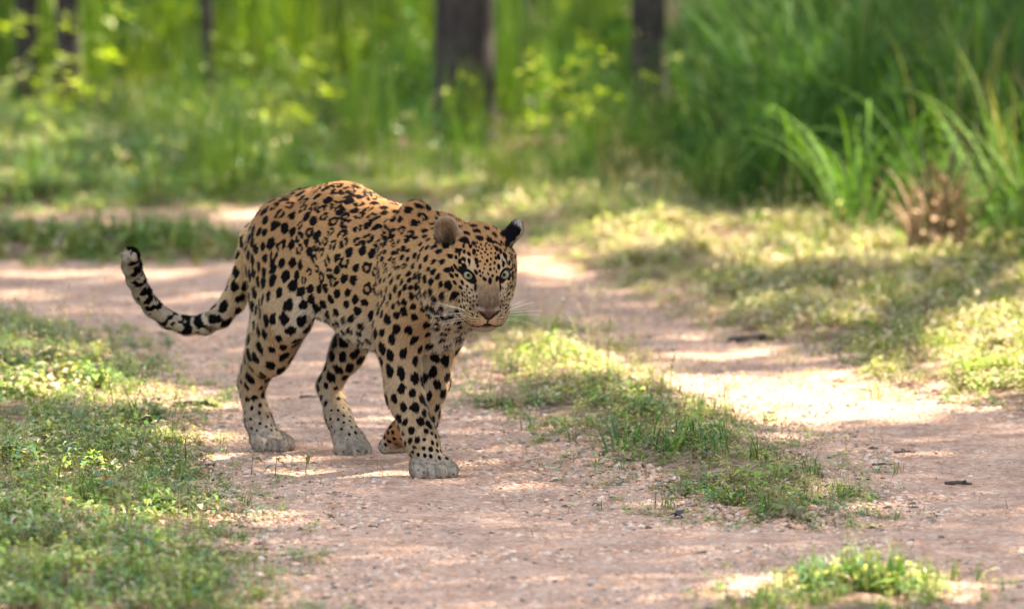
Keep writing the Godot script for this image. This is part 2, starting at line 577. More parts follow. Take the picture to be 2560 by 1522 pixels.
func make_plants():
	var rng := RandomNumberGenerator.new()
	rng.seed = 12
	var leafy := leaf_mat(0.75, 0.42)
	var herbs := []
	for i in 5:
		herbs.append(sprig_mesh(rng, 7 + i % 3, 0.018 + 0.008 * i, 0.029))
	var tufts := []
	for i in 4:
		tufts.append(tuft_mesh(rng, 8, 0.075, 0.0034, 0.02, 0.7, 1.9, 4, 0.2))
	var dead := sprig_mesh(rng, 2, 0.006, 0.026)
	var dead2 := tuft_mesh(rng, 3, 0.06, 0.0022, 0.02, 1.6, 2.2, 3, 0.0)
	var seeds := [seed_grass_mesh(rng, 0.14), seed_grass_mesh(rng, 0.17), seed_grass_mesh(rng, 0.12)]
	var cover := func(x: float, z: float, r: RandomNumberGenerator) -> float:
		var g := green(x, z) + soil.get_noise_2d(x * 10.0, z * 10.0) * 0.22 + soil.get_noise_2d(x * 30.0, z * 30.0) * 0.10
		var gap := 0.62 + 1.5 * soil.get_noise_2d(x * 16.0 + 500.0, z * 16.0)
		if r.randf() > smoothstep(-0.16, 0.20, g) * clampf(gap, 0.12, 1.0): return 0.0
		return (0.55 + 0.5 * smoothstep(0.0, 0.4, g)) * (1.0 + 0.8 * soil.get_noise_2d(x * 4.5 - 300.0, z * 4.5))
	var zones := [
		["ground_herbs", "low leafy ground cover and short grass on the left verge", Rect2(-2.1, -4.4, 1.9, 7.6)],
		["median_grass", "low herbs and grass on the strip between the wheel tracks", Rect2(-0.3, -4.1, 1.25, 5.7)],
		["verge_grass", "low sunlit grass and herbs on the right verge", Rect2(-0.5, -9.0, 2.6, 8.4)],
		["near_grass", "bright blurred grass at the bottom edge on the right", Rect2(0.35, 1.9, 0.75, 1.4)],
		["far_strip_grass", "low green strip beyond the track on the left", Rect2(-2.3, -11.5, 2.9, 6.3)]]
	var taken := [Rect2(-0.3, -4.1, 1.25, 5.7)]
	for k in zones.size():
		var zone: Array = zones[k]
		var o := stuff_thing(zone[0], zone[1], "grass")
		var own := func(x: float, z: float, r: RandomNumberGenerator) -> float:
			var in_median := z > -4.0 and z < 1.5 and x > at_table(median_left, z) - 0.25 and x < at_table(median_right, z) + 0.2 and x < at_table(track_right, z) - 0.03
			if (k == 1) != in_median: return 0.0
			if k == 2 and x < at_table(track_right, z) - 0.2: return 0.0
			if k == 4 and x > at_table(track_right, z) - 0.2: return 0.0
			return cover.call(x, z, r)
		var small := func(x: float, z: float, r: RandomNumberGenerator) -> float:
			return own.call(x, z, r) * (1.0 if k < 3 else 1.15 if k == 3 else 1.5)
		strew("herb", herbs, leafy, zone[2], 1500.0, 50 + k, small, herb_tone, o)
		strew("grass_tuft", tufts, leafy, zone[2], 45.0 if k < 3 else 450.0, 60 + k, small, grass_tone, o)
		strew("seed_grass", seeds, leafy, zone[2], 200.0 if k < 2 else 90.0, 70 + k, own, straw_tone, o)
		strew("dead_leaf", [dead, dead2], leafy, zone[2], 900.0, 75 + k, own, litter_tone, o)
	# --- tall grass of the thicket
	var tall := []
	for i in 5:
		tall.append(tuft_mesh(rng, 26, 0.74, 0.0105, 0.13, 0.9, 3.0, 9, 0.06))
	var reeds := []
	for i in 3:
		reeds.append(tuft_mesh(rng, 16, 0.60, 0.008, 0.12, 0.15, 1.0, 6, 0.12))
	var bushes := []
	for i in 3:
		bushes.append(shrub_mesh(rng, 90, Vector3(0.22, 0.30, 0.22), 0.055))
	var edge := func(x: float, z: float, r: RandomNumberGenerator) -> float:
		var g := at_table(thicket_edge, x) - z + soil.get_noise_2d(x * 6.0, z * 6.0) * 0.5
		if g < 0.0: return 0.0
		return 0.45 + 0.55 * smoothstep(0.0, 1.2, g)
	var right_side := func(x: float, z: float, r: RandomNumberGenerator) -> float:
		return edge.call(x, z, r) * (0.72 if x > 0.9 and z > -6.6 else 1.0) * (0.45 + 0.55 * smoothstep(0.50, 0.75, x)) * (0.55 + 0.45 * smoothstep(0.0, 0.8, at_table(thicket_edge, x) - z)) if x > 0.12 + soil.get_noise_1d(z * 8.0) * 0.3 else 0.0
	var left_side := func(x: float, z: float, r: RandomNumberGenerator) -> float:
		if x > 0.35 + soil.get_noise_1d(z * 8.0) * 0.3: return 0.0
		var g := at_table(thicket_edge, x) - z + soil.get_noise_2d(x * 6.0, z * 6.0) * 0.5
		if g < 0.0: return 0.0
		return (0.40 + 0.55 * smoothstep(0.8, 5.0, g)) * (0.36 if x < -1.1 and x > -2.0 and z > -10.6 else 1.0) * (1.0 + soil.get_noise_2d(x * 4.0, z * 4.0))
	var green_tone := func(x: float, z: float, r: RandomNumberGenerator) -> Color:
		var g := r.randf_range(0.7, 1.25)
		var y := clampf(0.12 + r.randf() * 0.6 + soil.get_noise_2d(x * 5.0, z * 3.0) * 1.2, 0.0, 1.0)
		return Color(lerpf(0.055, 0.22, y) * g, lerpf(0.140, 0.28, y) * g, lerpf(0.032, 0.022, y) * g)
	var dark_tone := func(x: float, z: float, r: RandomNumberGenerator) -> Color:
		var g := r.randf_range(0.65, 1.25)
		var y := clampf(r.randf() * 0.5 + soil.get_noise_2d(x * 5.0, z * 3.0) * 0.8, 0.0, 1.0)
		return Color(lerpf(0.040, 0.13, y) * g, lerpf(0.105, 0.20, y) * g, lerpf(0.035, 0.028, y) * g)
	var right := stuff_thing("tall_grass", "tall dark green arching grass filling the right background", "grass")
	var matt := leaf_mat(0.75, 0.6)
	matt.metallic_specular = 0.12
	strew("grass_clump", tall, matt, Rect2(0.0, -12.5, 6.0, 9.5), 24.0, 81, right_side, dark_tone, right)
	var arching := []
	for i in 4:
		arching.append(tuft_mesh(rng, 14, 0.58, 0.0085, 0.07, 1.7, 3.4, 10, 0.10))
	var front := func(x: float, z: float, r: RandomNumberGenerator) -> float:
		var g := at_table(thicket_edge, x) - z
		return r.randf_range(0.75, 1.1) if g > -0.05 and g < 1.0 and x > 0.6 else 0.0
	var bright_tone := func(x: float, z: float, r: RandomNumberGenerator) -> Color:
		var g := r.randf_range(0.7, 1.2)
		return Color(0.105 * g, 0.195 * g, 0.042 * g)
	strew("arching_blades", arching, matt, Rect2(0.5, -8.0, 1.6, 4.2), 24.0, 89, front, bright_tone, right)
	strew("dry_stem", reeds, matt, Rect2(0.0, -9.0, 3.0, 5.5), 4.0, 88, right_side, straw_tone, right)
	strew("bush", bushes, matt, Rect2(0.0, -13.0, 3.0, 9.0), 14.0, 82, right_side, dark_tone, right)
	var left := stuff_thing("tall_grass", "soft bright green tall grass filling the left and middle background", "grass")
	strew("grass_clump", reeds, leafy, Rect2(-7.5, -18.0, 8.0, 11.0), 24.0, 83, left_side, green_tone, left)
	strew("bush", bushes, leafy, Rect2(-7.5, -20.0, 8.0, 12.5), 10.0, 84, left_side, green_tone, left)
	var side := stuff_thing("side_growth", "rough grass and herbs beside the track outside the frame", "grass")
	var aside := func(x: float, z: float, r: RandomNumberGenerator) -> float:
		if absf(x) < 2.1 or green(x, z) < 0.05: return 0.0
		return 1.3
	strew("herb", herbs, leafy, Rect2(-6.5, -7.5, 11.5, 11.0), 380.0, 86, aside, herb_tone, side)
	strew("grass_clump", reeds, leafy, Rect2(-6.5, -7.5, 11.5, 11.0), 6.0, 87, aside, green_tone, side)
	var back := stuff_thing("undergrowth", "bushy undergrowth far back between the trunks", "undergrowth")
	var all_of := func(x: float, z: float, r: RandomNumberGenerator) -> float:
		return 1.8 + r.randf()
	strew("bush", bushes, leafy, Rect2(-4.5, -26.0, 9.0, 9.0), 3.5, 85, all_of, green_tone, back)

func make_far_leaves():
	var rng := RandomNumberGenerator.new()
	rng.seed = 515
	var o := stuff_thing("sunlit_leaves", "pale yellow sunlit leaves glinting in the grass behind the track", "foliage")
	var m := leaf_mat(1.0, 0.35)
	var leaf := shrub_mesh(rng, 5, Vector3(0.05, 0.05, 0.05), 0.05)
	var xf: Array[Transform3D] = []
	var cols := PackedColorArray()
	for i in 130:
		var at := Vector3(rng.randf_range(-1.80, -1.22), rng.randf_range(0.10, 0.44), rng.randf_range(-10.2, -8.8))
		if i > 55: at = Vector3(-0.69, 0.17, -8.7) + Vector3(rng.randfn() * 0.05, rng.randfn() * 0.04, rng.randfn() * 0.2)
		if i > 72: at = Vector3(rng.randf_range(0.02, 0.30), rng.randf_range(0.10, 0.40), rng.randf_range(-9.4, -8.0))
		if i > 100: at = Vector3(rng.randf_range(-1.2, 1.0), rng.randf_range(0.12, 0.42), rng.randf_range(-9.6, -7.8))
		xf.append(Transform3D(Basis(Vector3.UP, rng.randf() * TAU).scaled(Vector3.ONE * rng.randf_range(0.5, 1.0)), at))
		cols.append(Color(0.50, 0.50, 0.24) if i < 30 or i > 110 else Color(0.42, 0.46, 0.06))
	copies_of("leaf_spray", leaf, m, xf, cols, o).set_meta("kind", "stuff")

func pebble_mesh(rng: RandomNumberGenerator) -> Mesh:
	var sp := SphereMesh.new()
	sp.radial_segments = 7
	sp.rings = 4
	sp.radius = 0.5
	sp.height = 1.0
	var a := sp.get_mesh_arrays()
	var v: PackedVector3Array = a[Mesh.ARRAY_VERTEX]
	var n := FastNoiseLite.new()
	n.seed = rng.randi() % 1000
	n.frequency = 1.1
	for i in v.size():
		v[i] *= 1.0 + n.get_noise_3dv(v[i] * 1.3) * 0.9
		v[i].y *= 0.62
	var m := ArrayMesh.new()
	a[Mesh.ARRAY_VERTEX] = v
	a[Mesh.ARRAY_TANGENT] = null
	m.add_surface_from_arrays(Mesh.PRIMITIVE_TRIANGLES, a)
	return m

func make_gravel():
	var rng := RandomNumberGenerator.new()
	rng.seed = 8
	var ms := [pebble_mesh(rng), pebble_mesh(rng), pebble_mesh(rng), pebble_mesh(rng)]
	var stone := mat(Color.WHITE, 0.85)
	stone.vertex_color_use_as_albedo = true
	stone.metallic_specular = 0.3
	var o := stuff_thing("gravel", "pinkish gravel and grit strewn over the dirt track", "gravel")
	var keep := func(x: float, z: float, r: RandomNumberGenerator) -> float:
		var g := green(x, z)
		if g > 0.12: return 0.0
		var near_edge := smoothstep(-0.42, -0.05, g) * 0.8
		var n := soil.get_noise_2d(x * 5.0 + 300.0, z * 9.0) * 1.4 + near_edge
		if z > 0.35: n += 0.30
		n += 0.9 * smoothstep(1.0, 0.3, Vector2((x - 0.16) / 0.34, (z - 0.15) / 0.9).length())
		if r.randf() > clampf(0.16 + n - 0.5 * smoothstep(0.75, 1.0, x), 0.05, 1.0): return 0.0
		return (0.0048 + 0.011 * pow(r.randf(), 3.0)) * (1.0 if n < 0.7 else 1.25)
	var tone := func(x: float, z: float, r: RandomNumberGenerator) -> Color:
		var g := r.randf_range(0.7, 1.25)
		var k := r.randf()
		var c := Color(0.50, 0.325, 0.235)
		if k < 0.25: c = Color(0.46, 0.26, 0.17)
		elif k < 0.36: c = Color(0.50, 0.39, 0.315)
		elif k < 0.52: c = Color(0.26, 0.19, 0.155)
		elif k < 0.56: c = Color(0.08, 0.065, 0.055)
		return Color(c.r * g, c.g * g, c.b * g)
	var bits := [sprig_mesh(rng, 1, 0.003, 0.016), sprig_mesh(rng, 2, 0.004, 0.013), tuft_mesh(rng, 1, 0.05, 0.0018, 0.01, 1.9, 2.4, 3, 0.0)]
	var bm := leaf_mat(0.3, 0.7)
	var strewn := func(x: float, z: float, r: RandomNumberGenerator) -> float:
		var g := green(x, z)
		if g > 0.1 or r.randf() > 0.25 + 0.9 * smoothstep(-0.5, 0.0, g): return 0.0
		return r.randf_range(0.4, 1.1)
	strew("debris", bits, bm, Rect2(-1.4, -7.0, 2.9, 10.2), 620.0, 93, strewn, litter_tone, o)
	strew("pebble", ms, stone, Rect2(-1.25, -4.6, 2.7, 7.6), 7500.0, 91, keep, tone, o)

func twig(at: Vector3, dir: Vector3, len: float, r: float, label: String, category := "twig", fork := true):
	var o := thing("stick", label, category, at, "")
	var m := mat(srgb(0.055, 0.042, 0.033), 0.9)
	var side := dir.cross(Vector3.UP).normalized()
	part("stem", tube([Vector3(0, r * 0.8, 0) - dir * len * 0.5, Vector3(0, r * 1.6, 0) + side * len * 0.03, Vector3(0, r * 1.1, 0) + dir * len * 0.3 - side * len * 0.02, Vector3(0, r * 1.0, 0) + dir * len * 0.5], r, r * 0.45, 7), m, o)
	if fork:
		part("fork", tube([Vector3(0, r * 1.5, 0) + dir * len * 0.12, Vector3(0, r * 2.4, 0) + dir * len * 0.28 + side * len * 0.10, Vector3(0, r * 1.2, 0) + dir * len * 0.36 + side * len * 0.18], r * 0.6, r * 0.3, 6), m, o)

func make_litter():
	var x := Vector3.RIGHT
	var z := Vector3.BACK
	var y := func(px: float, pz: float) -> Vector3: return Vector3(px, height(px, pz) + 0.004, pz)
	twig(y.call(1.02, 0.40), (x + z * 0.2).normalized(), 0.062, 0.0055, "dark broken stick on the right track near the right edge")
	twig(y.call(0.86, 0.02), x, 0.05, 0.0028, "thin dark twig on smooth sand right of the grass tuft", "twig", false)
	twig(y.call(0.60, -0.22), (x - z * 0.2).normalized(), 0.045, 0.0045, "short dark twig at the right rim of the grass tuft", "twig", false)
	twig(y.call(-0.77, -1.30), (x * 0.95 + z * 0.2).normalized(), 0.11, 0.008, "dark stick lying beside the left verge behind the tail", "stick")
	twig(y.call(-0.50, -1.55), x, 0.045, 0.003, "tiny dark twig on the track behind the hind legs", "twig", false)
	twig(y.call(0.62, -3.05), (x - z * 0.1).normalized(), 0.12, 0.009, "blurred brown stick on the far track by the right verge", "stick")
	twig(y.call(0.92, -0.25), x, 0.05, 0.0022, "hair-thin twig in the sunlit edge of the right track", "twig", false)
	var leafm := mat(srgb(0.030, 0.026, 0.028), 0.8)
	leafm.cull_mode = BaseMaterial3D.CULL_DISABLED
	var curled := thing("fallen_leaf", "curled black dead leaf on the gravel below the grass tuft", "leaf", y.call(0.36, 1.10))
	var st := SurfaceTool.new()
	st.begin(Mesh.PRIMITIVE_TRIANGLES)
	add_leaf(st, Vector3(-0.022, 0.004, 0), Vector3(1, 0.25, 0.1).normalized(), Vector3.UP, 0.055, 0.034, 0.5)
	add_leaf(st, Vector3(0.0, 0.003, 0.004), Vector3(0.7, 0.6, -0.4).normalized(), Vector3(0, 1, 0.5), 0.034, 0.020, 0.2)
	part("blade", st.commit(), leafm, curled)
	part("stalk", tube([Vector3(-0.022, 0.004, 0), Vector3(-0.034, 0.006, 0.004), Vector3(-0.044, 0.003, 0.004)], 0.0012, 0.0008, 5), leafm, curled)
	# --- the big tuft on the middle strip, blade by blade
	var rng := RandomNumberGenerator.new()
	rng.seed = 63
	tuft_thing("green grass tuft on the middle strip right of the leopard's paw", y.call(0.37, -0.22), 90, 0.105, 0.0062, 0.17, rng)
	tuft_thing("yellow-green grass tuft on the left verge by the hind paw", y.call(-0.78, 0.12), 16, 0.125, 0.0042, 0.03, rng)
	tuft_thing("small leafy grass tuft at the left verge below the tail", y.call(-0.98, -1.75), 22, 0.12, 0.0046, 0.07, rng)
	for e in [[-0.545, 0.22, 0.055, "young red-tinged seedling in the sun before the hind paw"], [-0.475, 0.20, 0.060, "single upright blade-like seedling between the paws"], [0.06, -1.25, 0.10, "dark broad-leaved weed right of the leopard's chin"], [-0.60, 0.20, 0.06, "small leafy seedling at the verge beside the hind paw"], [0.66, 0.72, 0.06, "spindly seedling with a brown leaf at the lower end of the middle strip"]]:
		seedling(e[3], y.call(e[0], e[1]), e[2], rng)
	var plume := thing("seed_grass", "pale seed stalks catching light right of the leopard's head", "grass", y.call(0.20, -2.35))
	var straw := leaf_mat(0.6, 0.6)
	straw.albedo_color = srgb(0.40, 0.33, 0.20)
	for k in 5:
		var b := part("stalk", seed_grass_mesh(rng, 0.22 + 0.02 * k), straw, plume)
		b.position = turned(k * 1.9) * 0.05 * (k % 3)
	# --- dry brown clump at the right
	var dry := thing("dry_bush", "dry brown tangled bush in the grass at the right edge", "bush", y.call(1.19, -5.35))
	for k in 4:
		var dm := leaf_mat(0.3, 0.8)
		dm.albedo_color = srgb([0.32, 0.24, 0.42, 0.14][k], [0.20, 0.16, 0.29, 0.09][k], [0.13, 0.11, 0.18, 0.06][k])
		var mesh := tuft_mesh(rng, 60, 0.30, 0.006, 0.05, 0.2, 2.6, 6, 0.0) if k < 2 else shrub_mesh(rng, 70, Vector3(0.10, 0.24, 0.10), 0.035)
		var b := part("dead_foliage", mesh, dm, dry)
		b.position = Vector3([-0.04, 0.03, 0.0, 0.02][k], 0.0, [0.0, -0.05, 0.03, 0.0][k])
	for k in 6:
		var a := k * 1.05
		part("twig", tube([Vector3.ZERO, turned(a) * 0.04 + Vector3(0, 0.18, 0), turned(a) * 0.11 + Vector3(0, 0.34, 0)], 0.005, 0.002, 6), bark_mat(), dry)

func tuft_thing(label: String, at: Vector3, blades: int, len: float, wid: float, spread: float, rng: RandomNumberGenerator):
	var o := thing("grass_tuft", label, "grass", at)
	var shades := []
	for c in [Color(0.060, 0.140, 0.030), Color(0.085, 0.165, 0.035), Color(0.15, 0.20, 0.04), Color(0.055, 0.115, 0.055)]:
		var m := leaf_mat(0.75, 0.42)
		m.albedo_color = srgb(c.r, c.g, c.b)
		shades.append(m)
	var forms := []
	for i in 6:
		var st := SurfaceTool.new()
		st.begin(Mesh.PRIMITIVE_TRIANGLES)
		add_blade(st, Vector3.ZERO, Vector3.RIGHT, len * (0.6 + 0.1 * i), wid, 0.9 + 0.32 * i, 7, Color.WHITE, Color(1.1, 1.05, 0.95))
		forms.append(st.commit())
	for i in blades:
		var b := part("blade", forms[rng.randi() % forms.size()], shades[rng.randi() % shades.size()], o)
		b.position = turned(rng.randf() * TAU) * spread * sqrt(rng.randf())
		b.rotation = Vector3(rng.randf_range(-0.45, 0.45), rng.randf() * TAU, rng.randf_range(-0.45, 0.45))
		b.scale = Vector3.ONE * rng.randf_range(0.45, 1.1)

func seedling(label: String, at: Vector3, high: float, rng: RandomNumberGenerator):
	var o := thing("seedling", label, "plant", at)
	var stem := mat(srgb(0.16, 0.12, 0.05), 0.7)
	part("stem", tube([Vector3.ZERO, Vector3(0.002, high * 0.5, 0), Vector3(0.005, high, 0.002)], 0.0013, 0.0007, 6), stem, o)
	for i in 6:
		var st := SurfaceTool.new()
		st.begin(Mesh.PRIMITIVE_TRIANGLES)
		var d := (turned(i * 2.4 + rng.randf()) + Vector3.UP * rng.randf_range(-0.3, 0.5)).normalized()
		add_leaf(st, Vector3(0.003, high * (0.4 + 0.11 * i), 0.001), d, Vector3.UP, rng.randf_range(0.025, 0.042), 0.012, 0.3)
		var m := leaf_mat(0.75, 0.42)
		m.albedo_color = srgb(0.08, 0.15, 0.035) if i % 3 else srgb(0.20, 0.15, 0.04)
		part("leaf", st.commit(), m, o)

func _ready():
	make_camera()
	make_light()
	make_ground()
	make_trees()
	make_canopy()
	make_plants()
	make_far_leaves()
	make_gravel()
	make_litter()
	make_leopard()
# ---------------------------------------------------------------- the leopard: a smooth-union field of tapered bones, meshed by surface nets
const TRUNK := 0
const NECK := 1
const HEAD := 2
const SHOULDER := 3
const FORELEG := 4
const FOREPAW := 5
const THIGH := 6
const SHANK := 7
const HINDPAW := 8
const TAIL := 9
const EAR := 10
var leo_at := Vector3(-0.191, 0.0, 0.134)
var leo_f := Vector3(0.568, 0.0, 0.823)
var leo_l := Vector3(0.823, 0.0, -0.568)
var head_at: Vector3
var head_x: Vector3
var head_y: Vector3
var head_z: Vector3
var PA := PackedVector3Array()
var PAB := PackedVector3Array()
var PS := PackedVector3Array()
var PSK := PackedFloat32Array()
var PINV := PackedFloat32Array()
var PR := PackedFloat32Array()
var PDR := PackedFloat32Array()
var PK := PackedFloat32Array()
var PSUB := PackedByteArray()
var PREG := PackedInt32Array()
var grid_h := 0.004
var block_keys := []
var block_lists := []
var block_out := []

func lp(a: float, s: float, y: float) -> Vector3:
	return leo_at + leo_f * a + leo_l * s + Vector3(0, y, 0)

func hp(x: float, y: float, z: float) -> Vector3:
	return head_at + head_x * x + head_y * y + head_z * z

func bone(region: int, a: Vector3, b: Vector3, ra: float, rb: float, k := 0.03, sq := Vector3.ZERO, squash := 1.0, sub := 0):
	PA.append(a); PAB.append(b - a)
	PINV.append(1.0 / maxf((b - a).length_squared(), 1e-9))
	PS.append(sq.normalized() if sq != Vector3.ZERO else Vector3.ZERO); PSK.append(squash - 1.0 if sq != Vector3.ZERO else 0.0)
	PR.append(ra); PDR.append(rb - ra); PK.append(k); PSUB.append(sub); PREG.append(region)

func field(p: Vector3, lst: PackedInt32Array) -> float:
	var d := 1.0
	for j in lst:
		var ab := PAB[j]
		var q := p - PA[j]
		var t := clampf(q.dot(ab) * PINV[j], 0.0, 1.0)
		q -= ab * t
		if PSK[j] != 0.0:
			q += PS[j] * (q.dot(PS[j]) * PSK[j])
		var e := q.length() - PR[j] - PDR[j] * t
		var k := PK[j]
		if PSUB[j] == 0:
			var h := maxf(k - absf(d - e), 0.0) / k
			d = minf(d, e) - h * h * k * 0.25
		else:
			e = -e
			var h := maxf(k - absf(d - e), 0.0) / k
			d = maxf(d, e) + h * h * k * 0.25
	return d

func mesh_block(n: int):
	var key: Vector3i = block_keys[n]
	var lst: PackedInt32Array = block_lists[n]
	var h := grid_h
	var o := Vector3(key) * (8.0 * h)
	var f := PackedFloat32Array()
	f.resize(729)
	var at := 0
	for z in 9:
		for y in 9:
			for x in 9:
				f[at] = field(o + Vector3(x, y, z) * h, lst)
				at += 1
	var keys := PackedInt64Array()
	var verts := PackedVector3Array()
	var edges := PackedInt64Array()
	var regs := PackedInt32Array()
	var c := PackedFloat32Array()
	c.resize(8)
	for z in 8:
		for y in 8:
			for x in 8:
				var b := x + y * 9 + z * 81
				c[0] = f[b]; c[1] = f[b + 1]; c[2] = f[b + 9]; c[3] = f[b + 10]
				c[4] = f[b + 81]; c[5] = f[b + 82]; c[6] = f[b + 90]; c[7] = f[b + 91]
				var inside := 0
				for i in 8:
					inside += 1 if c[i] < 0.0 else 0
				if inside == 0 or inside == 8:
					continue
				var s := Vector3.ZERO
				var cnt := 0.0
				for e in 12:
					var i: int = [0, 2, 4, 6, 0, 1, 4, 5, 0, 1, 2, 3][e]
					var j: int = i + (1 if e < 4 else 2 if e < 8 else 4)
					if (c[i] < 0.0) != (c[j] < 0.0):
						var t := c[i] / (c[i] - c[j])
						var p := Vector3(i & 1, (i >> 1) & 1, i >> 2)
						if e < 4: p.x += t
						elif e < 8: p.y += t
						else: p.z += t
						s += p
						cnt += 1.0
				var g := key * 8 + Vector3i(x + 4096, y + 4096, z + 4096)
				var id := g.x | (g.y << 16) | (g.z << 32)
				keys.append(id)
				var v := o + (Vector3(x, y, z) + s / cnt) * h
				verts.append(v)
				var best := 1.0
				var reg := 0
				for j in lst:
					if PSUB[j]: continue
					var q := v - PA[j]
					q -= PAB[j] * clampf(q.dot(PAB[j]) * PINV[j], 0.0, 1.0)
					if PSK[j] != 0.0:
						q += PS[j] * (q.dot(PS[j]) * PSK[j])
					var e := q.length() - PR[j] - PDR[j] * clampf((v - PA[j]).dot(PAB[j]) * PINV[j], 0.0, 1.0)
					if e < best:
						best = e; reg = PREG[j]
				regs.append(reg)
				for ax in 3:
					var j: int = 1 << ax
					if (c[0] < 0.0) != (c[j] < 0.0):
						edges.append(id); edges.append(ax * 2 + (1 if c[0] < 0.0 else 0))
	block_out[n] = [keys, verts, edges, regs]

# meshes the field in cells of h where keep(block centre) is true; returns [points, triangles, region of each point]
func mesh_field(h: float, keep: Callable) -> Array:
	grid_h = h
	var bs := 8.0 * h
	var half := bs * 0.8661
	var found := {}
	for j in PA.size():
		var a := PA[j]
		var b := a + PAB[j]
		var r := maxf(PR[j], PR[j] + PDR[j]) + 0.055
		var lo := Vector3(minf(a.x, b.x) - r, minf(a.y, b.y) - r, minf(a.z, b.z) - r) / bs
		var hi := Vector3(maxf(a.x, b.x) + r, maxf(a.y, b.y) + r, maxf(a.z, b.z) + r) / bs
		for z in range(floori(lo.z), floori(hi.z) + 1):
			for y in range(floori(lo.y), floori(hi.y) + 1):
				for x in range(floori(lo.x), floori(hi.x) + 1):
					var p := Vector3(x + 0.5, y + 0.5, z + 0.5) * bs
					var q := p - a
					var t := clampf(q.dot(PAB[j]) * PINV[j], 0.0, 1.0)
					q -= PAB[j] * t
					if PSK[j] != 0.0:
						q += PS[j] * (q.dot(PS[j]) * PSK[j])
					var e := q.length() - PR[j] - PDR[j] * t
					var reach := half * (1.0 + maxf(PSK[j], 0.0))
					if e > reach + 0.05:
						continue
					var k := Vector3i(x, y, z)
					if not found.has(k):
						if not keep.call(p):
							continue
						found[k] = [PackedInt32Array(), 1.0]
					found[k][0].append(j)
					if PSUB[j] == 0:
						found[k][1] = minf(found[k][1], e - maxf(reach - half, 0.0))
					else:
						found[k][1] = maxf(found[k][1], -half)
	block_keys.clear(); block_lists.clear(); block_out.clear()
	for k in found:
		if found[k][1] > -half - 0.03 and found[k][1] < half + 0.05:
			block_keys.append(k); block_lists.append(found[k][0])
	block_out.resize(block_keys.size())
	var task := WorkerThreadPool.add_group_task(mesh_block, block_keys.size(), -1, true)
	WorkerThreadPool.wait_for_group_task_completion(task)
	var index := {}
	var pts := PackedVector3Array()
	var regs := PackedInt32Array()
	for b in block_out:
		var keys: PackedInt64Array = b[0]
		for i in keys.size():
			index[keys[i]] = pts.size() + i
		pts.append_array(b[1])
		regs.append_array(b[3])
	var tris := PackedInt32Array()
	for b in block_out:
		var e: PackedInt64Array = b[2]
		for i in range(0, e.size(), 2):
			var id := e[i]
			var ax := e[i + 1] >> 1
			var u := 1 << (16 * ((ax + 1) % 3))
			var v := 1 << (16 * ((ax + 2) % 3))
			var q0: int = index.get(id, -1)
			var q1: int = index.get(id - u, -1)
			var q2: int = index.get(id - u - v, -1)
			var q3: int = index.get(id - v, -1)
			if q0 < 0 or q1 < 0 or q2 < 0 or q3 < 0:
				continue
			if e[i + 1] & 1:
				tris.append_array([q0, q2, q1, q0, q3, q2])
			else:
				tris.append_array([q0, q1, q2, q0, q2, q3])
	return [pts, tris, regs]

func normals_of(pts: PackedVector3Array, tris: PackedInt32Array) -> PackedVector3Array:
	var n := PackedVector3Array()
	n.resize(pts.size())
	for i in range(0, tris.size(), 3):
		var a := tris[i]
		var b := tris[i + 1]
		var c := tris[i + 2]
		var f := (pts[c] - pts[a]).cross(pts[b] - pts[a])
		n[a] += f; n[b] += f; n[c] += f
	for i in n.size():
		n[i] = n[i].normalized()
	return n

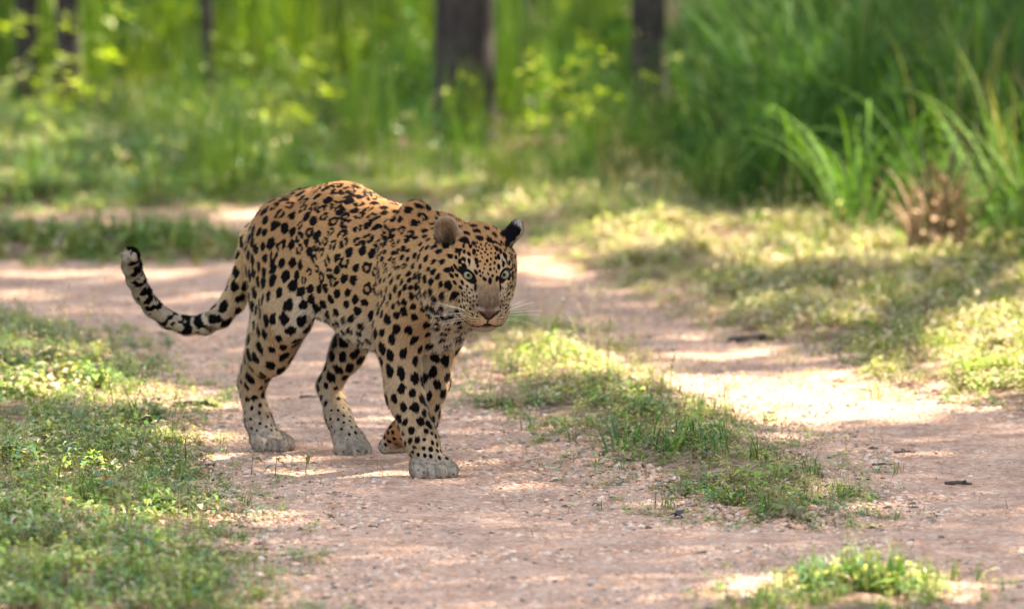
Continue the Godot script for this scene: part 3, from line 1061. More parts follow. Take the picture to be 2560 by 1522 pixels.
func leopard_bones():
	var L := leo_l
	# --- trunk, hindquarters to chest; L as squash direction makes a section narrower than it is deep
	bone(TRUNK, lp(-0.36, 0, 0.490), lp(-0.19, 0, 0.444), 0.146, 0.156, 0.05, L, 1.30)
	bone(TRUNK, lp(-0.19, 0, 0.444), lp(-0.01, 0, 0.432), 0.156, 0.144, 0.05, L, 1.28)
	bone(TRUNK, lp(-0.36, 0, 0.490), lp(-0.49, 0, 0.502), 0.146, 0.120, 0.05, L, 1.40)
	bone(TRUNK, lp(-0.49, 0, 0.488), lp(-0.550, 0, 0.462), 0.112, 0.080, 0.05, L, 1.05)
	bone(TRUNK, lp(-0.27, 0, 0.395), lp(-0.12, 0, 0.375), 0.09, 0.095, 0.05, L, 1.1)
	bone(TRUNK, lp(0.02, 0, 0.41), lp(0.10, 0.0, 0.43), 0.105, 0.09, 0.05)
	# --- neck
	bone(NECK, lp(0.02, 0, 0.490), lp(0.22, -0.04, 0.482), 0.110, 0.090, 0.05)
	bone(NECK, lp(0.06, 0, 0.43), lp(0.20, -0.035, 0.44), 0.085, 0.078, 0.05)
	# --- shoulders
	for s: float in [-1.0, 1.0]:
		var fw := 0.025 if s < 0.0 else -0.03
		bone(SHOULDER, lp(0.070 + fw, s * 0.080, 0.43), lp(0.00 + fw, s * 0.055, 0.590 - 0.022 * (s + 1.0)), 0.068, 0.043, 0.028, L, 1.15)
		bone(SHOULDER, lp(-0.01 + fw, s * 0.088, 0.44), lp(-0.04 + fw, s * 0.076, 0.55), 0.062, 0.042, 0.014, L, 1.25)
		bone(SHOULDER, lp(0.03 + fw, s * 0.092, 0.40), lp(-0.03 + fw, s * 0.094, 0.36), 0.055, 0.05, 0.012, L, 1.25)
	# --- right foreleg, planted
	bone(SHOULDER, lp(0.075, -0.083, 0.425), lp(0.012, -0.088, 0.318), 0.064, 0.052, 0.035)
	bone(FORELEG, lp(0.006, -0.094, 0.318), lp(0.027, -0.087, 0.19), 0.049, 0.041, 0.03)
	bone(FORELEG, lp(0.027, -0.087, 0.19), lp(0.068, -0.070, 0.085), 0.040, 0.0375, 0.02)
	bone(FORELEG, lp(-0.018, -0.088, 0.322), lp(0.02, -0.08, 0.25), 0.03, 0.028, 0.025)
	paw(lp(0.072, -0.068, 0.085), lp(0.096, -0.0635, 0.036), Vector3(0.30, 0, 0.954), FOREPAW, 0.036, 0.0)
	# --- left foreleg, swung back with the wrist bent
	bone(SHOULDER, lp(0.045, 0.078, 0.425), lp(-0.055, 0.078, 0.33), 0.062, 0.05, 0.035)
	bone(FORELEG, lp(-0.055, 0.078, 0.33), lp(-0.085, 0.067, 0.20), 0.047, 0.037, 0.03)
	bone(FORELEG, lp(-0.085, 0.067, 0.20), lp(-0.11, 0.058, 0.115), 0.036, 0.033, 0.02)
	bone(FOREPAW, lp(-0.11, 0.058, 0.115), lp(-0.185, 0.052, 0.075), 0.031, 0.034, 0.02)
	for i in 4:
		var o := (i - 1.5) * 0.021
		bone(FOREPAW, lp(-0.185, 0.052 + o * 0.8, 0.074), lp(-0.212, 0.052 + o, 0.040), 0.018, 0.0165, 0.008)
	# --- right hind leg, planted
	bone(THIGH, lp(-0.490, -0.072, 0.500), lp(-0.430, -0.102, 0.345), 0.106, 0.066, 0.012, L, 1.40)
	bone(THIGH, lp(-0.530, -0.070, 0.46), lp(-0.530, -0.086, 0.325), 0.090, 0.058, 0.03, L, 1.3)
	bone(SHANK, lp(-0.455, -0.092, 0.335), lp(-0.545, -0.080, 0.235), 0.060, 0.050, 0.03)
	bone(SHANK, lp(-0.555, -0.080, 0.26), lp(-0.640, -0.064, 0.160), 0.047, 0.030, 0.025)
	bone(SHANK, lp(-0.565, -0.080, 0.30), lp(-0.668, -0.062, 0.168), 0.034, 0.018, 0.02)
	bone(SHANK, lp(-0.658, -0.062, 0.158), lp(-0.632, -0.055, 0.065), 0.029, 0.028, 0.015)
	paw(lp(-0.632, -0.055, 0.07), lp(-0.607, -0.050, 0.034), Vector3(0.55, 0, 0.83), HINDPAW, 0.032, 0.0, 0.92)
	# --- left hind leg, coming forward
	bone(THIGH, lp(-0.49, 0.070, 0.50), lp(-0.405, 0.092, 0.335), 0.105, 0.060, 0.03, L, 1.40)
	bone(SHANK, lp(-0.410, 0.088, 0.325), lp(-0.458, 0.080, 0.235), 0.048, 0.038, 0.03)
	bone(SHANK, lp(-0.458, 0.080, 0.245), lp(-0.524, 0.072, 0.155), 0.036, 0.027, 0.025)
	bone(SHANK, lp(-0.530, 0.074, 0.155), lp(-0.480, 0.069, 0.080), 0.027, 0.027, 0.015)
	paw(lp(-0.480, 0.069, 0.085), lp(-0.440, 0.067, 0.045), Vector3(0.42, -0.25, 0.85), HINDPAW, 0.030, 0.008, 0.70)
	# --- skin fold between flank and thigh
	bone(TRUNK, lp(-0.43, -0.098, 0.37), lp(-0.33, -0.085, 0.385), 0.024, 0.03, 0.05)
	# --- tail
	var tp := tail_points()
	for i in tp.size() - 1:
		bone(TAIL, tp[i][0], tp[i + 1][0], tp[i][1], tp[i + 1][1], 0.012)
	# --- head
	bone(HEAD, hp(0, -0.028, -0.055), hp(0, -0.024, -0.010), 0.062, 0.058, 0.03)
	bone(NECK, hp(0, -0.02, -0.05), lp(0.20, -0.04, 0.48), 0.075, 0.092, 0.04)
	for s: float in [-1.0, 1.0]:
		bone(HEAD, hp(s * 0.028, 0.014, 0.018), hp(s * 0.040, 0.012, 0.026), 0.032, 0.024, 0.02)
		bone(HEAD, hp(s * 0.0465 - 0.001, -0.018, 0.022), hp(s * 0.050 - 0.0035, -0.022, -0.03), 0.0250, 0.028, 0.025)
		bone(HEAD, hp(s * 0.040, -0.062, 0.0), hp(0.034 if s > 0.0 else -0.068, -0.045, -0.065), 0.032, 0.033, 0.03)
		bone(HEAD, hp(s * 0.023, -0.024, 0.053), hp(s * 0.024, -0.062, 0.083), 0.029, 0.027, 0.025)
		bone(HEAD, hp(s * 0.021, -0.083, 0.102), hp(s * 0.031, -0.080, 0.078), 0.0262, 0.026, 0.014)
		bone(HEAD, hp(s * 0.038, -0.082, -0.005), hp(s * 0.020, -0.106, 0.066), 0.030, 0.0245, 0.025)
	bone(HEAD, hp(0, 0.004, 0.043), hp(0, -0.044, 0.104), 0.032, 0.0275, 0.025)
	bone(HEAD, hp(-0.007, -0.113, 0.082), hp(0.007, -0.113, 0.082), 0.0195, 0.0195, 0.012)
	bone(HEAD, hp(-0.011, -0.060, 0.118), hp(0.011, -0.060, 0.118), 0.0135, 0.0135, 0.008)
	for s: float in [-1.0, 1.0]:
		bone(HEAD, hp(s * 0.0390, 0.0004, 0.071), hp(s * 0.0450, 0.0028, 0.068), 0.0102, 0.0098, 0.0035, Vector3.ZERO, 1.0, 1)
		bone(HEAD, hp(s * 0.011, -0.068, 0.132), hp(s * 0.016, -0.064, 0.122), 0.0036, 0.0030, 0.003, Vector3.ZERO, 1.0, 1)
		bone(HEAD, hp(s * 0.002, -0.1005, 0.123), hp(s * 0.045, -0.1035, 0.058), 0.0035, 0.0035, 0.006, Vector3.ZERO, 1.0, 1)
	bone(HEAD, hp(0, -0.072, 0.136), hp(0, -0.100, 0.126), 0.0022, 0.0022, 0.004, Vector3.ZERO, 1.0, 1)
	# --- ears: cupped discs, the left one turned away
	ear(hp(-0.066, 0.026, -0.050), hp(-0.078, 0.056, -0.054), (head_z * 0.84 - head_x * 0.36 + head_y * 0.32).normalized())
	ear(hp(0.060, 0.026, -0.050), hp(0.084, 0.050, -0.058), (head_x * 0.80 - head_z * 0.25 - head_y * 0.35).normalized(), 0.84)

func ear(base: Vector3, top: Vector3, facing: Vector3, size := 1.0):
	bone(EAR, base, top, 0.030 * size, 0.0285 * size, 0.014, facing, 2.3)
	bone(EAR, base + facing * 0.021 * size + (top - base) * 0.15, top + facing * 0.019 * size - (top - base) * 0.1, 0.0235 * size, 0.0228 * size, 0.006, facing, 1.25, 1)

func paw(wrist: Vector3, centre: Vector3, dir: Vector3, region: int, r: float, lift: float, spread := 1.0):
	var d := dir.normalized()
	var side := Vector3.UP.cross(d).normalized()
	bone(region, wrist, centre, r * 0.98, r * 0.94, 0.018)
	bone(region, centre - d * 0.012 - Vector3(0, 0.006, 0), centre + d * 0.012 - Vector3(0, 0.006, 0), 0.031, 0.029, 0.015)
	for i in 4:
		var o: float = [-1.5, -0.5, 0.5, 1.5][i]
		var reach: float = 0.036 if absf(o) < 1.0 else 0.022
		var a := centre + side * (o * 0.0215 * spread) + d * (reach * 0.3) + Vector3(0, -0.004, 0)
		var b := centre + side * (o * 0.0268 * spread) + d * (reach + 0.010)
		b.y = 0.0195 + lift + (d.y * 0.05)
		bone(region, a, b, 0.0190, 0.0172, 0.004)
		var tip := b + d * 0.009
		tip.y = 0.0135 + lift + d.y * 0.06
		bone(region, b, tip, 0.017, 0.0128, 0.006)
	for i in 3:      # the clefts between the toes
		var o: float = i - 1.0
		var front := centre + side * (o * 0.0268 * spread) + d * (0.0655 if i == 1 else 0.057)
		bone(region, Vector3(front.x, 0.046 + lift + d.y * 0.05, front.z) - d * 0.012, Vector3(front.x, 0.006 + lift + d.y * 0.06, front.z) + d * 0.004, 0.0045, 0.0060, 0.004, Vector3.ZERO, 1.0, 1)

# centre line of the tail, root to tip, with radii
func tail_points() -> Array:
	return [[Vector3(-0.565, 0.505, -0.43), 0.0550], [Vector3(-0.598, 0.485, -0.475), 0.0410], [Vector3(-0.618, 0.441, -0.500), 0.0311], [Vector3(-0.637, 0.383, -0.520), 0.0282],
		[Vector3(-0.659, 0.337, -0.540), 0.0274], [Vector3(-0.689, 0.300, -0.550), 0.0252], [Vector3(-0.725, 0.280, -0.560), 0.0227], [Vector3(-0.770, 0.276, -0.560), 0.0203],
		[Vector3(-0.814, 0.291, -0.550), 0.0191], [Vector3(-0.849, 0.321, -0.530), 0.0193], [Vector3(-0.872, 0.356, -0.500), 0.0193], [Vector3(-0.886, 0.393, -0.460), 0.0193],
		[Vector3(-0.895, 0.429, -0.420), 0.0203], [Vector3(-0.896, 0.456, -0.380), 0.0203]]

# ---------------------------------------------------------------- the coat
var spots := []            # [centre, u axis, v axis, normal, 1/ru, 1/rv, ragged seed]
var spot_cells := {}
var coat_noise := FastNoiseLite.new()
const SPOT_CELL := 0.03
const BLACK := Color(0.0055, 0.005, 0.006)

func add_spot(c: Vector3, n: Vector3, u: Vector3, ru: float, rv: float, gaps := -1, turn := 0.0):
	u = (u - n * u.dot(n)).normalized()
	var v := n.cross(u)
	var s := [c, u / ru, v / rv, n, gaps, turn]      # gaps: breaks in a ring, -1 for a solid spot
	var r := maxf(ru, rv) * 1.4 + 0.004
	var id := spots.size()
	spots.append(s)
	for z in range(floori((c.z - r) / SPOT_CELL), floori((c.z + r) / SPOT_CELL) + 1):
		for y in range(floori((c.y - r) / SPOT_CELL), floori((c.y + r) / SPOT_CELL) + 1):
			for x in range(floori((c.x - r) / SPOT_CELL), floori((c.x + r) / SPOT_CELL) + 1):
				var k := Vector3i(x, y, z)
				if not spot_cells.has(k):
					spot_cells[k] = PackedInt32Array()
				spot_cells[k].append(id)

# how black the coat is at p, 0 to 1
func spot_at(p: Vector3) -> float:
	var lst = spot_cells.get(Vector3i((p / SPOT_CELL).floor()))
	if lst == null:
		return 0.0
	var black := 0.0
	var wob := coat_noise.get_noise_3dv(p * 50.0) * 0.52 + coat_noise.get_noise_3dv(p * 210.0) * 0.10
	for id in lst:
		var s: Array = spots[id]
		var d: Vector3 = p - s[0]
		if absf(d.dot(s[3])) > 0.016:
			continue
		var q := Vector2(d.dot(s[1]), d.dot(s[2]))
		var r := q.length() + wob
		var b := smoothstep(1.10, 0.88, r)
		if s[4] >= 0 and b > 0.0:
			var a: float = q.angle() + s[5] + wob * 0.8
			b *= 1.0 - 0.82 * smoothstep(0.46, 0.28, r - wob * 0.4)
			if s[4] > 0:
				b *= 1.0 - smoothstep(0.80, 0.97, cos(a * s[4]) if s[4] > 1 else cos(a) + 0.03) * smoothstep(0.2, 0.4, r)
		black = maxf(black, b)
	return black

func local_of(p: Vector3) -> Vector3:
	var d := p - leo_at
	return Vector3(d.dot(leo_f), d.dot(leo_l), p.y)

func head_local(p: Vector3) -> Vector3:
	var d := p - head_at
	return Vector3(d.dot(head_x), d.dot(head_y), d.dot(head_z))

# direction in which the hair lies
func hair_flow(p: Vector3, n: Vector3, reg: int) -> Vector3:
	var d: Vector3
	match reg:
		TRUNK: d = -leo_f + Vector3(0, -0.35 - 0.8 * clampf((0.45 - p.y) * 5.0, 0, 1), 0)
		NECK, SHOULDER: d = (-leo_f * 0.55 + Vector3(0, -0.85, 0)).lerp(-leo_f + Vector3(0, -0.25, 0), smoothstep(0.46, 0.52, p.y))
		HEAD: d = (p - hp(0, -0.065, 0.138)).normalized() - head_z * 0.9 + head_y * 0.25
		EAR: d = head_y
		THIGH: d = -leo_f * 0.35 + Vector3(0, -1, 0)
		TAIL: d = tail_along(p)
		FOREPAW, HINDPAW: d = Vector3(0, -1, 0) + leo_f * 0.8
		_: d = Vector3(0, -1, 0)
	d -= n * d.dot(n)
	return d.normalized() if d.length_squared() > 1e-6 else n.cross(Vector3.RIGHT).normalized()

var tail_pts := []
var tail_len := PackedFloat32Array()
func tail_pos(p: Vector3) -> Vector2:      # (length along the tail, segment)
	var best := 9.0
	var out := Vector2.ZERO
	for i in tail_pts.size() - 1:
		var a: Vector3 = tail_pts[i][0]
		var ab: Vector3 = tail_pts[i + 1][0] - a
		var t := clampf((p - a).dot(ab) / ab.length_squared(), 0.0, 1.0)
		var e := (p - a - ab * t).length()
		if e < best:
			best = e
			out = Vector2(tail_len[i] + t * ab.length(), i)
	return out

func tail_along(p: Vector3) -> Vector3:
	var i := int(tail_pos(p).y)
	return (tail_pts[i + 1][0] - tail_pts[i][0]).normalized()

# spacing of the spots, and their half sizes along and across, by region; spacing 0 means none
func spot_plan(p: Vector3, n: Vector3, reg: int) -> Vector3:
	var q := local_of(p)
	match reg:
		TRUNK:
			if q.x > 0.0: return Vector3(0.025, 0.0118, 0.0090)
			if q.z < 0.42: return Vector3(0.0250, 0.0152, 0.0100)
			return Vector3(0.0244, 0.0140, 0.0108)
		NECK: return Vector3(0.0190, 0.0105, 0.0076) if q.z > 0.44 else Vector3(0.0225, 0.011, 0.008)
		SHOULDER:
			if q.z < 0.39: return Vector3(0.0245, 0.0130, 0.0102)
			return Vector3(0.0160, 0.0090, 0.0066) if q.z < 0.55 else Vector3(0.0220, 0.0125, 0.0098)
		FORELEG: return Vector3(0.0248, 0.0152, 0.0104) if q.z > 0.17 else Vector3(0.0215, 0.0120, 0.0090) if q.z > 0.11 else Vector3(0.0165, 0.0078, 0.0060)
		FOREPAW: return Vector3(0.0135, 0.0060, 0.0046) if q.z > 0.045 else Vector3(0.0120, 0.0022, 0.0014)
		THIGH: return Vector3(0.0235, 0.0130, 0.0108) if q.z > 0.43 else Vector3(0.0265, 0.0155, 0.0116)
		SHANK: return Vector3(0.0265, 0.0145, 0.0108) if q.z > 0.17 else Vector3(0.0200, 0.0084, 0.0068) if q.z > 0.11 else Vector3(0.0160, 0.0055, 0.0048)
		HINDPAW: return Vector3(0.0145, 0.0042, 0.0034) if q.z > 0.05 else Vector3(0.0120, 0.0022, 0.0014)
		TAIL: return Vector3(0.030, 0.014, 0.011) if tail_pos(p).x < 0.30 else Vector3.ZERO
		HEAD:
			var h := head_local(p)
			var ax := absf(h.x)
			if h.z > 0.05 and ax < 0.026 and h.y < 0.002: return Vector3.ZERO
			if h.y < -0.072 and h.z > 0.04: return Vector3.ZERO
			if Vector2(ax - 0.0415, h.y).length() < 0.0195 and h.z > 0.03: return Vector3.ZERO
			if h.y > 0.008 and ax < 0.022: return Vector3(0.0074, 0.0042, 0.0029)
			if h.y > 0.0: return Vector3(0.0102, 0.0080, 0.0046)
			return Vector3(0.0120, 0.0070, 0.0046) if ax > 0.05 else Vector3(0.0080, 0.0036, 0.0024)
	return Vector3.ZERO

func make_spots(pts: PackedVector3Array, nrm: PackedVector3Array, regs: PackedInt32Array):
	var rng := RandomNumberGenerator.new()
	rng.seed = 77
	var order := PackedInt32Array(range(pts.size()))
	for i in range(order.size() - 1, 0, -1):
		var j := rng.randi() % (i + 1)
		var t := order[i]
		order[i] = order[j]; order[j] = t
	var taken := {}
	const C := 0.02
	for i in order:
		var p := pts[i]
		var plan := spot_plan(p, nrm[i], regs[i])
		if plan.x == 0.0:
			continue
		var q := local_of(p)
		var rosette := regs[i] == TRUNK and q.x < 0.0 and q.z >= 0.42
		var gap := plan.x * (1.0 + 0.25 * coat_noise.get_noise_3dv(p * 12.0))
		if rosette:
			gap *= 1.0
		var su := (leo_f + Vector3(0, 0.3, 0)).normalized() if regs[i] == TRUNK else hair_flow(p, nrm[i], regs[i])
		var squeeze := clampf(1.0 - plan.z / plan.y, 0.0, 0.5) * 0.9
		var k := Vector3i((p / C).floor())
		var ok := true
		for z in range(-3, 4):
			for y in range(-3, 4):
				for x in range(-3, 4):
					if ok and taken.has(k + Vector3i(x, y, z)):
						for o in taken[k + Vector3i(x, y, z)]:
							var d: Vector3 = o[0] - p
							d -= su * (d.dot(su) * squeeze)
							if d.length() < minf(gap, o[1]):
								ok = false
		if not ok:
			continue
		if not taken.has(k):
			taken[k] = []
		taken[k].append([p, gap])
		var n := nrm[i]
		var u := hair_flow(p, n, regs[i])
		if regs[i] == TRUNK and not rosette:
			u = (-leo_f * 0.9 + Vector3(0, -0.5, 0))
		u += n.cross(u) * rng.randf_range(-0.35, 0.35)
		var g := rng.randf_range(0.82, 1.16)
		if regs[i] == TRUNK:
			u = leo_f + Vector3(0, rng.randf_range(0.1, 0.7), 0)
		if rosette and rng.randf() < 0.62:      # a ring with a dark tan middle, whole or broken
			add_spot(p, n, u, 0.0168 * g, 0.0130 * g, [0, 1, 1, 2, 2, 3][rng.randi() % 6], rng.randf() * TAU)
		elif (regs[i] == THIGH or regs[i] == SHOULDER) and q.z > 0.47 and rng.randf() < 0.3:
			add_spot(p, n, u, plan.y * 1.15, plan.z * 1.15, [1, 1, 2][rng.randi() % 3], rng.randf() * TAU)
		else:
			add_spot(p, n, u, plan.y * g, plan.z * g * rng.randf_range(0.9, 1.12))

# a spot on the skin nearest to a point
func spot_near(at: Vector3, ru: float, rv: float, pts: PackedVector3Array, nrm: PackedVector3Array):
	var best := 0
	for i in pts.size():
		if pts[i].distance_squared_to(at) < pts[best].distance_squared_to(at): best = i
	add_spot(pts[best], nrm[best], Vector3(0.5, -0.6, 0.2), ru, rv)

func mixc(a: Color, b: Color, t: float) -> Color:
	return a.lerp(b, clampf(t, 0.0, 1.0))

# colour of the coat at a point of the skin (linear)
func coat(p: Vector3, n: Vector3, reg: int) -> Color:
	var q := local_of(p)
	var tone := coat_noise.get_noise_3dv(p * 9.0) * 0.10 + coat_noise.get_noise_3dv(p * 90.0) * 0.08
	var orange := Color(0.390, 0.200, 0.085)
	var tan := Color(0.425, 0.260, 0.125)
	var cream := Color(0.475, 0.350, 0.225)
	var white := Color(0.55, 0.47, 0.37)
	var dust := Color(0.365, 0.315, 0.262)
	var c := mixc(tan, orange, smoothstep(0.46, 0.60, q.z))
	c = mixc(c, cream, smoothstep(0.44, 0.31, q.z))
	var pale := smoothstep(-0.25, -0.8, n.y)
	match reg:
		TRUNK:
			c = mixc(c, white, maxf(pale, smoothstep(0.36, 0.30, q.z) * 0.6))
			if q.x > 0.03: c = mixc(c, white, smoothstep(0.47, 0.36, q.z) * 0.75)
			if q.x < -0.33: c = mixc(c, white, smoothstep(0.41, 0.35, q.z) * 0.9)
		NECK:
			c = mixc(c, white, smoothstep(0.46, 0.38, q.z) * 0.7)
		SHOULDER, FORELEG, SHANK:
			c = mixc(Color(0.43, 0.265, 0.135), cream, smoothstep(0.42, 0.2, q.z) * 0.7)
			if q.z > 0.42: c = mixc(tan, orange, smoothstep(0.46, 0.60, q.z))
			if reg != SHOULDER:
				var inner := n.dot(leo_l) * (1.0 if q.y < 0.0 else -1.0)
				c = mixc(c, white, smoothstep(0.35, 0.9, inner) * 0.7)
				c = mixc(c, dust, leg_dust(q))
		THIGH:
			c = mixc(c, white, smoothstep(0.3, 0.9, n.dot(leo_f)) * smoothstep(0.46, 0.36, q.z) * 0.9)
		FOREPAW, HINDPAW:
			c = mixc(mixc(Color(0.42, 0.265, 0.150), cream, 0.7), dust, leg_dust(q))
			var mottle := coat_noise.get_noise_3dv(p * 55.0) * 0.55 + coat_noise.get_noise_3dv(p * 230.0) * 0.20
			c = c * (1.0 + mottle)
			if reg == FOREPAW and q.x < -0.05:
				c = mixc(c, Color(0.34, 0.175, 0.08) * (1.0 + mottle), smoothstep(-0.205, -0.185, q.x + (q.z - 0.06) * 0.6))
		TAIL:
			var t := tail_pos(p)
			c = mixc(Color(0.52, 0.34, 0.17), white, smoothstep(0.10, 0.42, t.x))
			var outer := n.dot((p - Vector3(-0.76, 0.47, -0.42)).normalized())
			var ph := t.x * 19.5 + coat_noise.get_noise_3dv(p * 22.0) * 0.9
			var band := smoothstep(-0.42, -0.24, sin(ph * TAU)) * smoothstep(0.62, 0.38, outer + coat_noise.get_noise_3dv(p * 60.0) * 0.35)
			c = mixc(c, BLACK, band * smoothstep(0.27, 0.33, t.x))
			if t.x > 0.775: c = mixc(c, white, 0.4)
		EAR:
			var h := head_local(p)
			var facing := (head_z * 0.84 - head_x * 0.36 + head_y * 0.32).normalized() if h.x < 0 else (head_x * 0.80 - head_z * 0.25 - head_y * 0.35).normalized()
			if n.dot(facing) > -0.15:
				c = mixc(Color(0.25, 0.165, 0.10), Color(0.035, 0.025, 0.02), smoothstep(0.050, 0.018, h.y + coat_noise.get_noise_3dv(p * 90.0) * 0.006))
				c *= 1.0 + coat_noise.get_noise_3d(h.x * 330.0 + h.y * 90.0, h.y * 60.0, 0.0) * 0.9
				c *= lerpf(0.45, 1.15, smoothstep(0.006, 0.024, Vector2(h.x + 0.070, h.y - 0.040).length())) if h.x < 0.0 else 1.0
				c = mixc(c, Color(0.50, 0.38, 0.28), smoothstep(0.90, 0.55, n.dot(facing)) * smoothstep(0.025, 0.045, h.y))
			else:
				c = mixc(BLACK, Color(0.42, 0.38, 0.33), smoothstep(0.062, 0.070, h.y + coat_noise.get_noise_3dv(p * 120.0) * 0.008))
				c = mixc(c, Color(0.40, 0.24, 0.11), smoothstep(0.024, 0.016, h.y))
		HEAD:
			return face(p, n, tone)
	c = mixc(c, BLACK, spot_at(p))
	return Color(c.r * (1.0 + tone), c.g * (1.0 + tone), c.b * (1.0 + tone)) * 0.78

func leg_dust(q: Vector3) -> float:
	return smoothstep(0.080, 0.030, q.z) * 0.92 if q.x > -0.02 else smoothstep(0.155, 0.045, q.z) * 0.92

func face(p: Vector3, n: Vector3, tone: float) -> Color:
	var h := head_local(p)
	var ax := absf(h.x)
	var c := mixc(Color(0.40, 0.250, 0.125), Color(0.40, 0.205, 0.085), smoothstep(0.015, 0.045, h.y))
	c = mixc(c, Color(0.50, 0.36, 0.20), smoothstep(-0.02, -0.06, h.y))
	# grey-brown bridge of the nose
	var grain := coat_noise.get_noise_3dv(Vector3(h.x * 160.0, h.y * 50.0, h.z * 50.0))
	var bridge := smoothstep(0.046, 0.014, ax * (1.0 - 0.30 * smoothstep(-0.005, -0.05, h.y)) + grain * 0.008) * smoothstep(0.045, 0.062, h.z) * smoothstep(0.026, -0.032, h.y + grain * 0.012)
	c = mixc(c, Color(0.150, 0.103, 0.072) * (1.0 + grain * 0.5 - 0.25 * smoothstep(-0.02, -0.052, h.y)), bridge * 0.92)
	c = mixc(c, Color(0.30, 0.235, 0.185), smoothstep(0.012, 0.004, absf(ax - 0.020)) * smoothstep(0.008, 0.003, absf(h.y + 0.052)) * smoothstep(0.09, 0.10, h.z) * 0.7)
	# muzzle and chin
	c = mixc(c, Color(0.42, 0.285, 0.165), smoothstep(0.055, 0.08, h.z) * smoothstep(-0.060, -0.074, h.y))
	c = mixc(c, Color(0.36, 0.28, 0.20), smoothstep(-0.104, -0.112, h.y) * smoothstep(0.03, 0.06, h.z))
	# pale marks over and under the eyes
	var e := Vector2(ax - 0.0415, h.y)
	var front := smoothstep(0.02, 0.04, h.z)
	c = mixc(c, Color(0.50, 0.40, 0.28), front * smoothstep(0.017, 0.009, Vector2((e.x - 0.002) * 0.7, e.y + 0.0265).length()) * 0.5)
	c = mixc(c, Color(0.50, 0.38, 0.25), front * smoothstep(0.016, 0.008, Vector2(e.x * 0.8, e.y - 0.024).length()) * 0.6)
	c = mixc(c, BLACK, spot_at(p))
	c = mixc(c, BLACK, front * smoothstep(0.1, 0.5, sin(ax * 620.0 + h.y * 120.0) + grain) * smoothstep(0.012, 0.006, Vector2((ax - 0.046) * 0.6, (h.y - 0.0255) * 1.3).length()) * 0.9)
	# streaks below the eyes, rows of whisker roots, the black lids and the tear line
	var st := sin((h.y * 0.9 + ax * 0.55) * 900.0 + coat_noise.get_noise_3dv(p * 120.0) * 2.0)
	c = mixc(c, BLACK, front * smoothstep(0.1, 0.9, st + grain) * smoothstep(0.030, 0.014, Vector2(ax - 0.050, h.y + 0.044).length()) * 0.55)
	if h.z > 0.068 and ax > 0.014 and h.y < -0.068 and h.y > -0.099:
		var row := sin((h.y + ax * 0.10) * 1050.0)
		c = mixc(c, BLACK, smoothstep(0.15, 0.75, row + coat_noise.get_noise_3dv(p * 160.0) * 0.6) * smoothstep(0.014, 0.022, ax) * 0.9)
	var er := Vector2(e.x * 0.92, e.y).length()
	c = mixc(c, BLACK, front * smoothstep(0.0162, 0.0142, Vector2(e.x * 0.92, (e.y - 0.0005 - e.x * 0.12) * (1.12 if e.y > 0.0 else 1.32)).length()))
	var tl := absf(ax - 0.0285 + (h.y + 0.012) * 0.10)
	c = mixc(c, BLACK, front * smoothstep(0.0034, 0.0018, tl) * smoothstep(-0.004, -0.010, h.y) * smoothstep(-0.027, -0.018, h.y))
	c = mixc(c, BLACK, front * smoothstep(0.005, 0.003, absf(h.y - 0.002 - (ax - 0.055) * 0.35)) * smoothstep(0.054, 0.057, ax) * smoothstep(0.070, 0.064, ax))
	# mouth and its dark corners
	c = mixc(c, BLACK, smoothstep(0.0056, 0.0030, absf(h.y + 0.1015 + ax * 0.05)) * smoothstep(0.05, 0.07, h.z))
	c = mixc(c, BLACK, smoothstep(0.016, 0.009, Vector2(h.z - 0.058, h.y + 0.104).length()) * smoothstep(0.025, 0.032, ax))
	c = mixc(c, BLACK, smoothstep(0.014, 0.006, Vector2(ax * 0.7, h.y + 0.104).length()) * smoothstep(0.095, 0.105, h.z) * 0.75)
	# nose leather
	var w := 0.0262 - maxf(-0.056 - h.y, 0.0) * 0.85
	var nose := smoothstep(w + 0.001, w - 0.001, ax) * smoothstep(-0.0545, -0.0565, h.y) * smoothstep(-0.084, -0.081, h.y) * smoothstep(0.112, 0.118, h.z)
	var pink := Color(0.125, 0.065, 0.055)
	pink = mixc(pink, Color(0.02, 0.015, 0.015), maxf(smoothstep(w - 0.012, w - 0.004, ax), smoothstep(0.001, 0.0, absf(h.x)) * 0.5))
	c = mixc(c, pink, nose)
	c = mixc(c, BLACK, smoothstep(0.0022, 0.0012, absf(h.x)) * smoothstep(-0.080, -0.083, h.y) * smoothstep(-0.103, -0.101, h.y) * smoothstep(0.105, 0.112, h.z))
	return Color(c.r * (1.0 + tone), c.g * (1.0 + tone), c.b * (1.0 + tone)) * 0.80

func hair_length(p: Vector3, reg: int) -> float:
	var q := local_of(p)
	match reg:
		HEAD:
			var h := head_local(p)
			if h.z > 0.10 and h.y < -0.05 and absf(h.x) < 0.03: return 0.0
			if Vector2((absf(h.x) - 0.0415) * 0.8, h.y).length() < 0.0155 and h.z > 0.02: return 0.0
			if h.z < 0.02 and h.y < 0.02: return 0.015 if h.x < 0.0 else 0.008
			return 0.0045 if h.z > 0.03 else 0.007
		EAR: return 0.007
		TAIL: return 0.010
		TRUNK: return 0.019 if q.z < 0.36 else 0.0085
		NECK: return 0.0105 if q.z > 0.45 else 0.019
		FOREPAW, HINDPAW: return 0.0045
		THIGH: return 0.0095
	return 0.0105

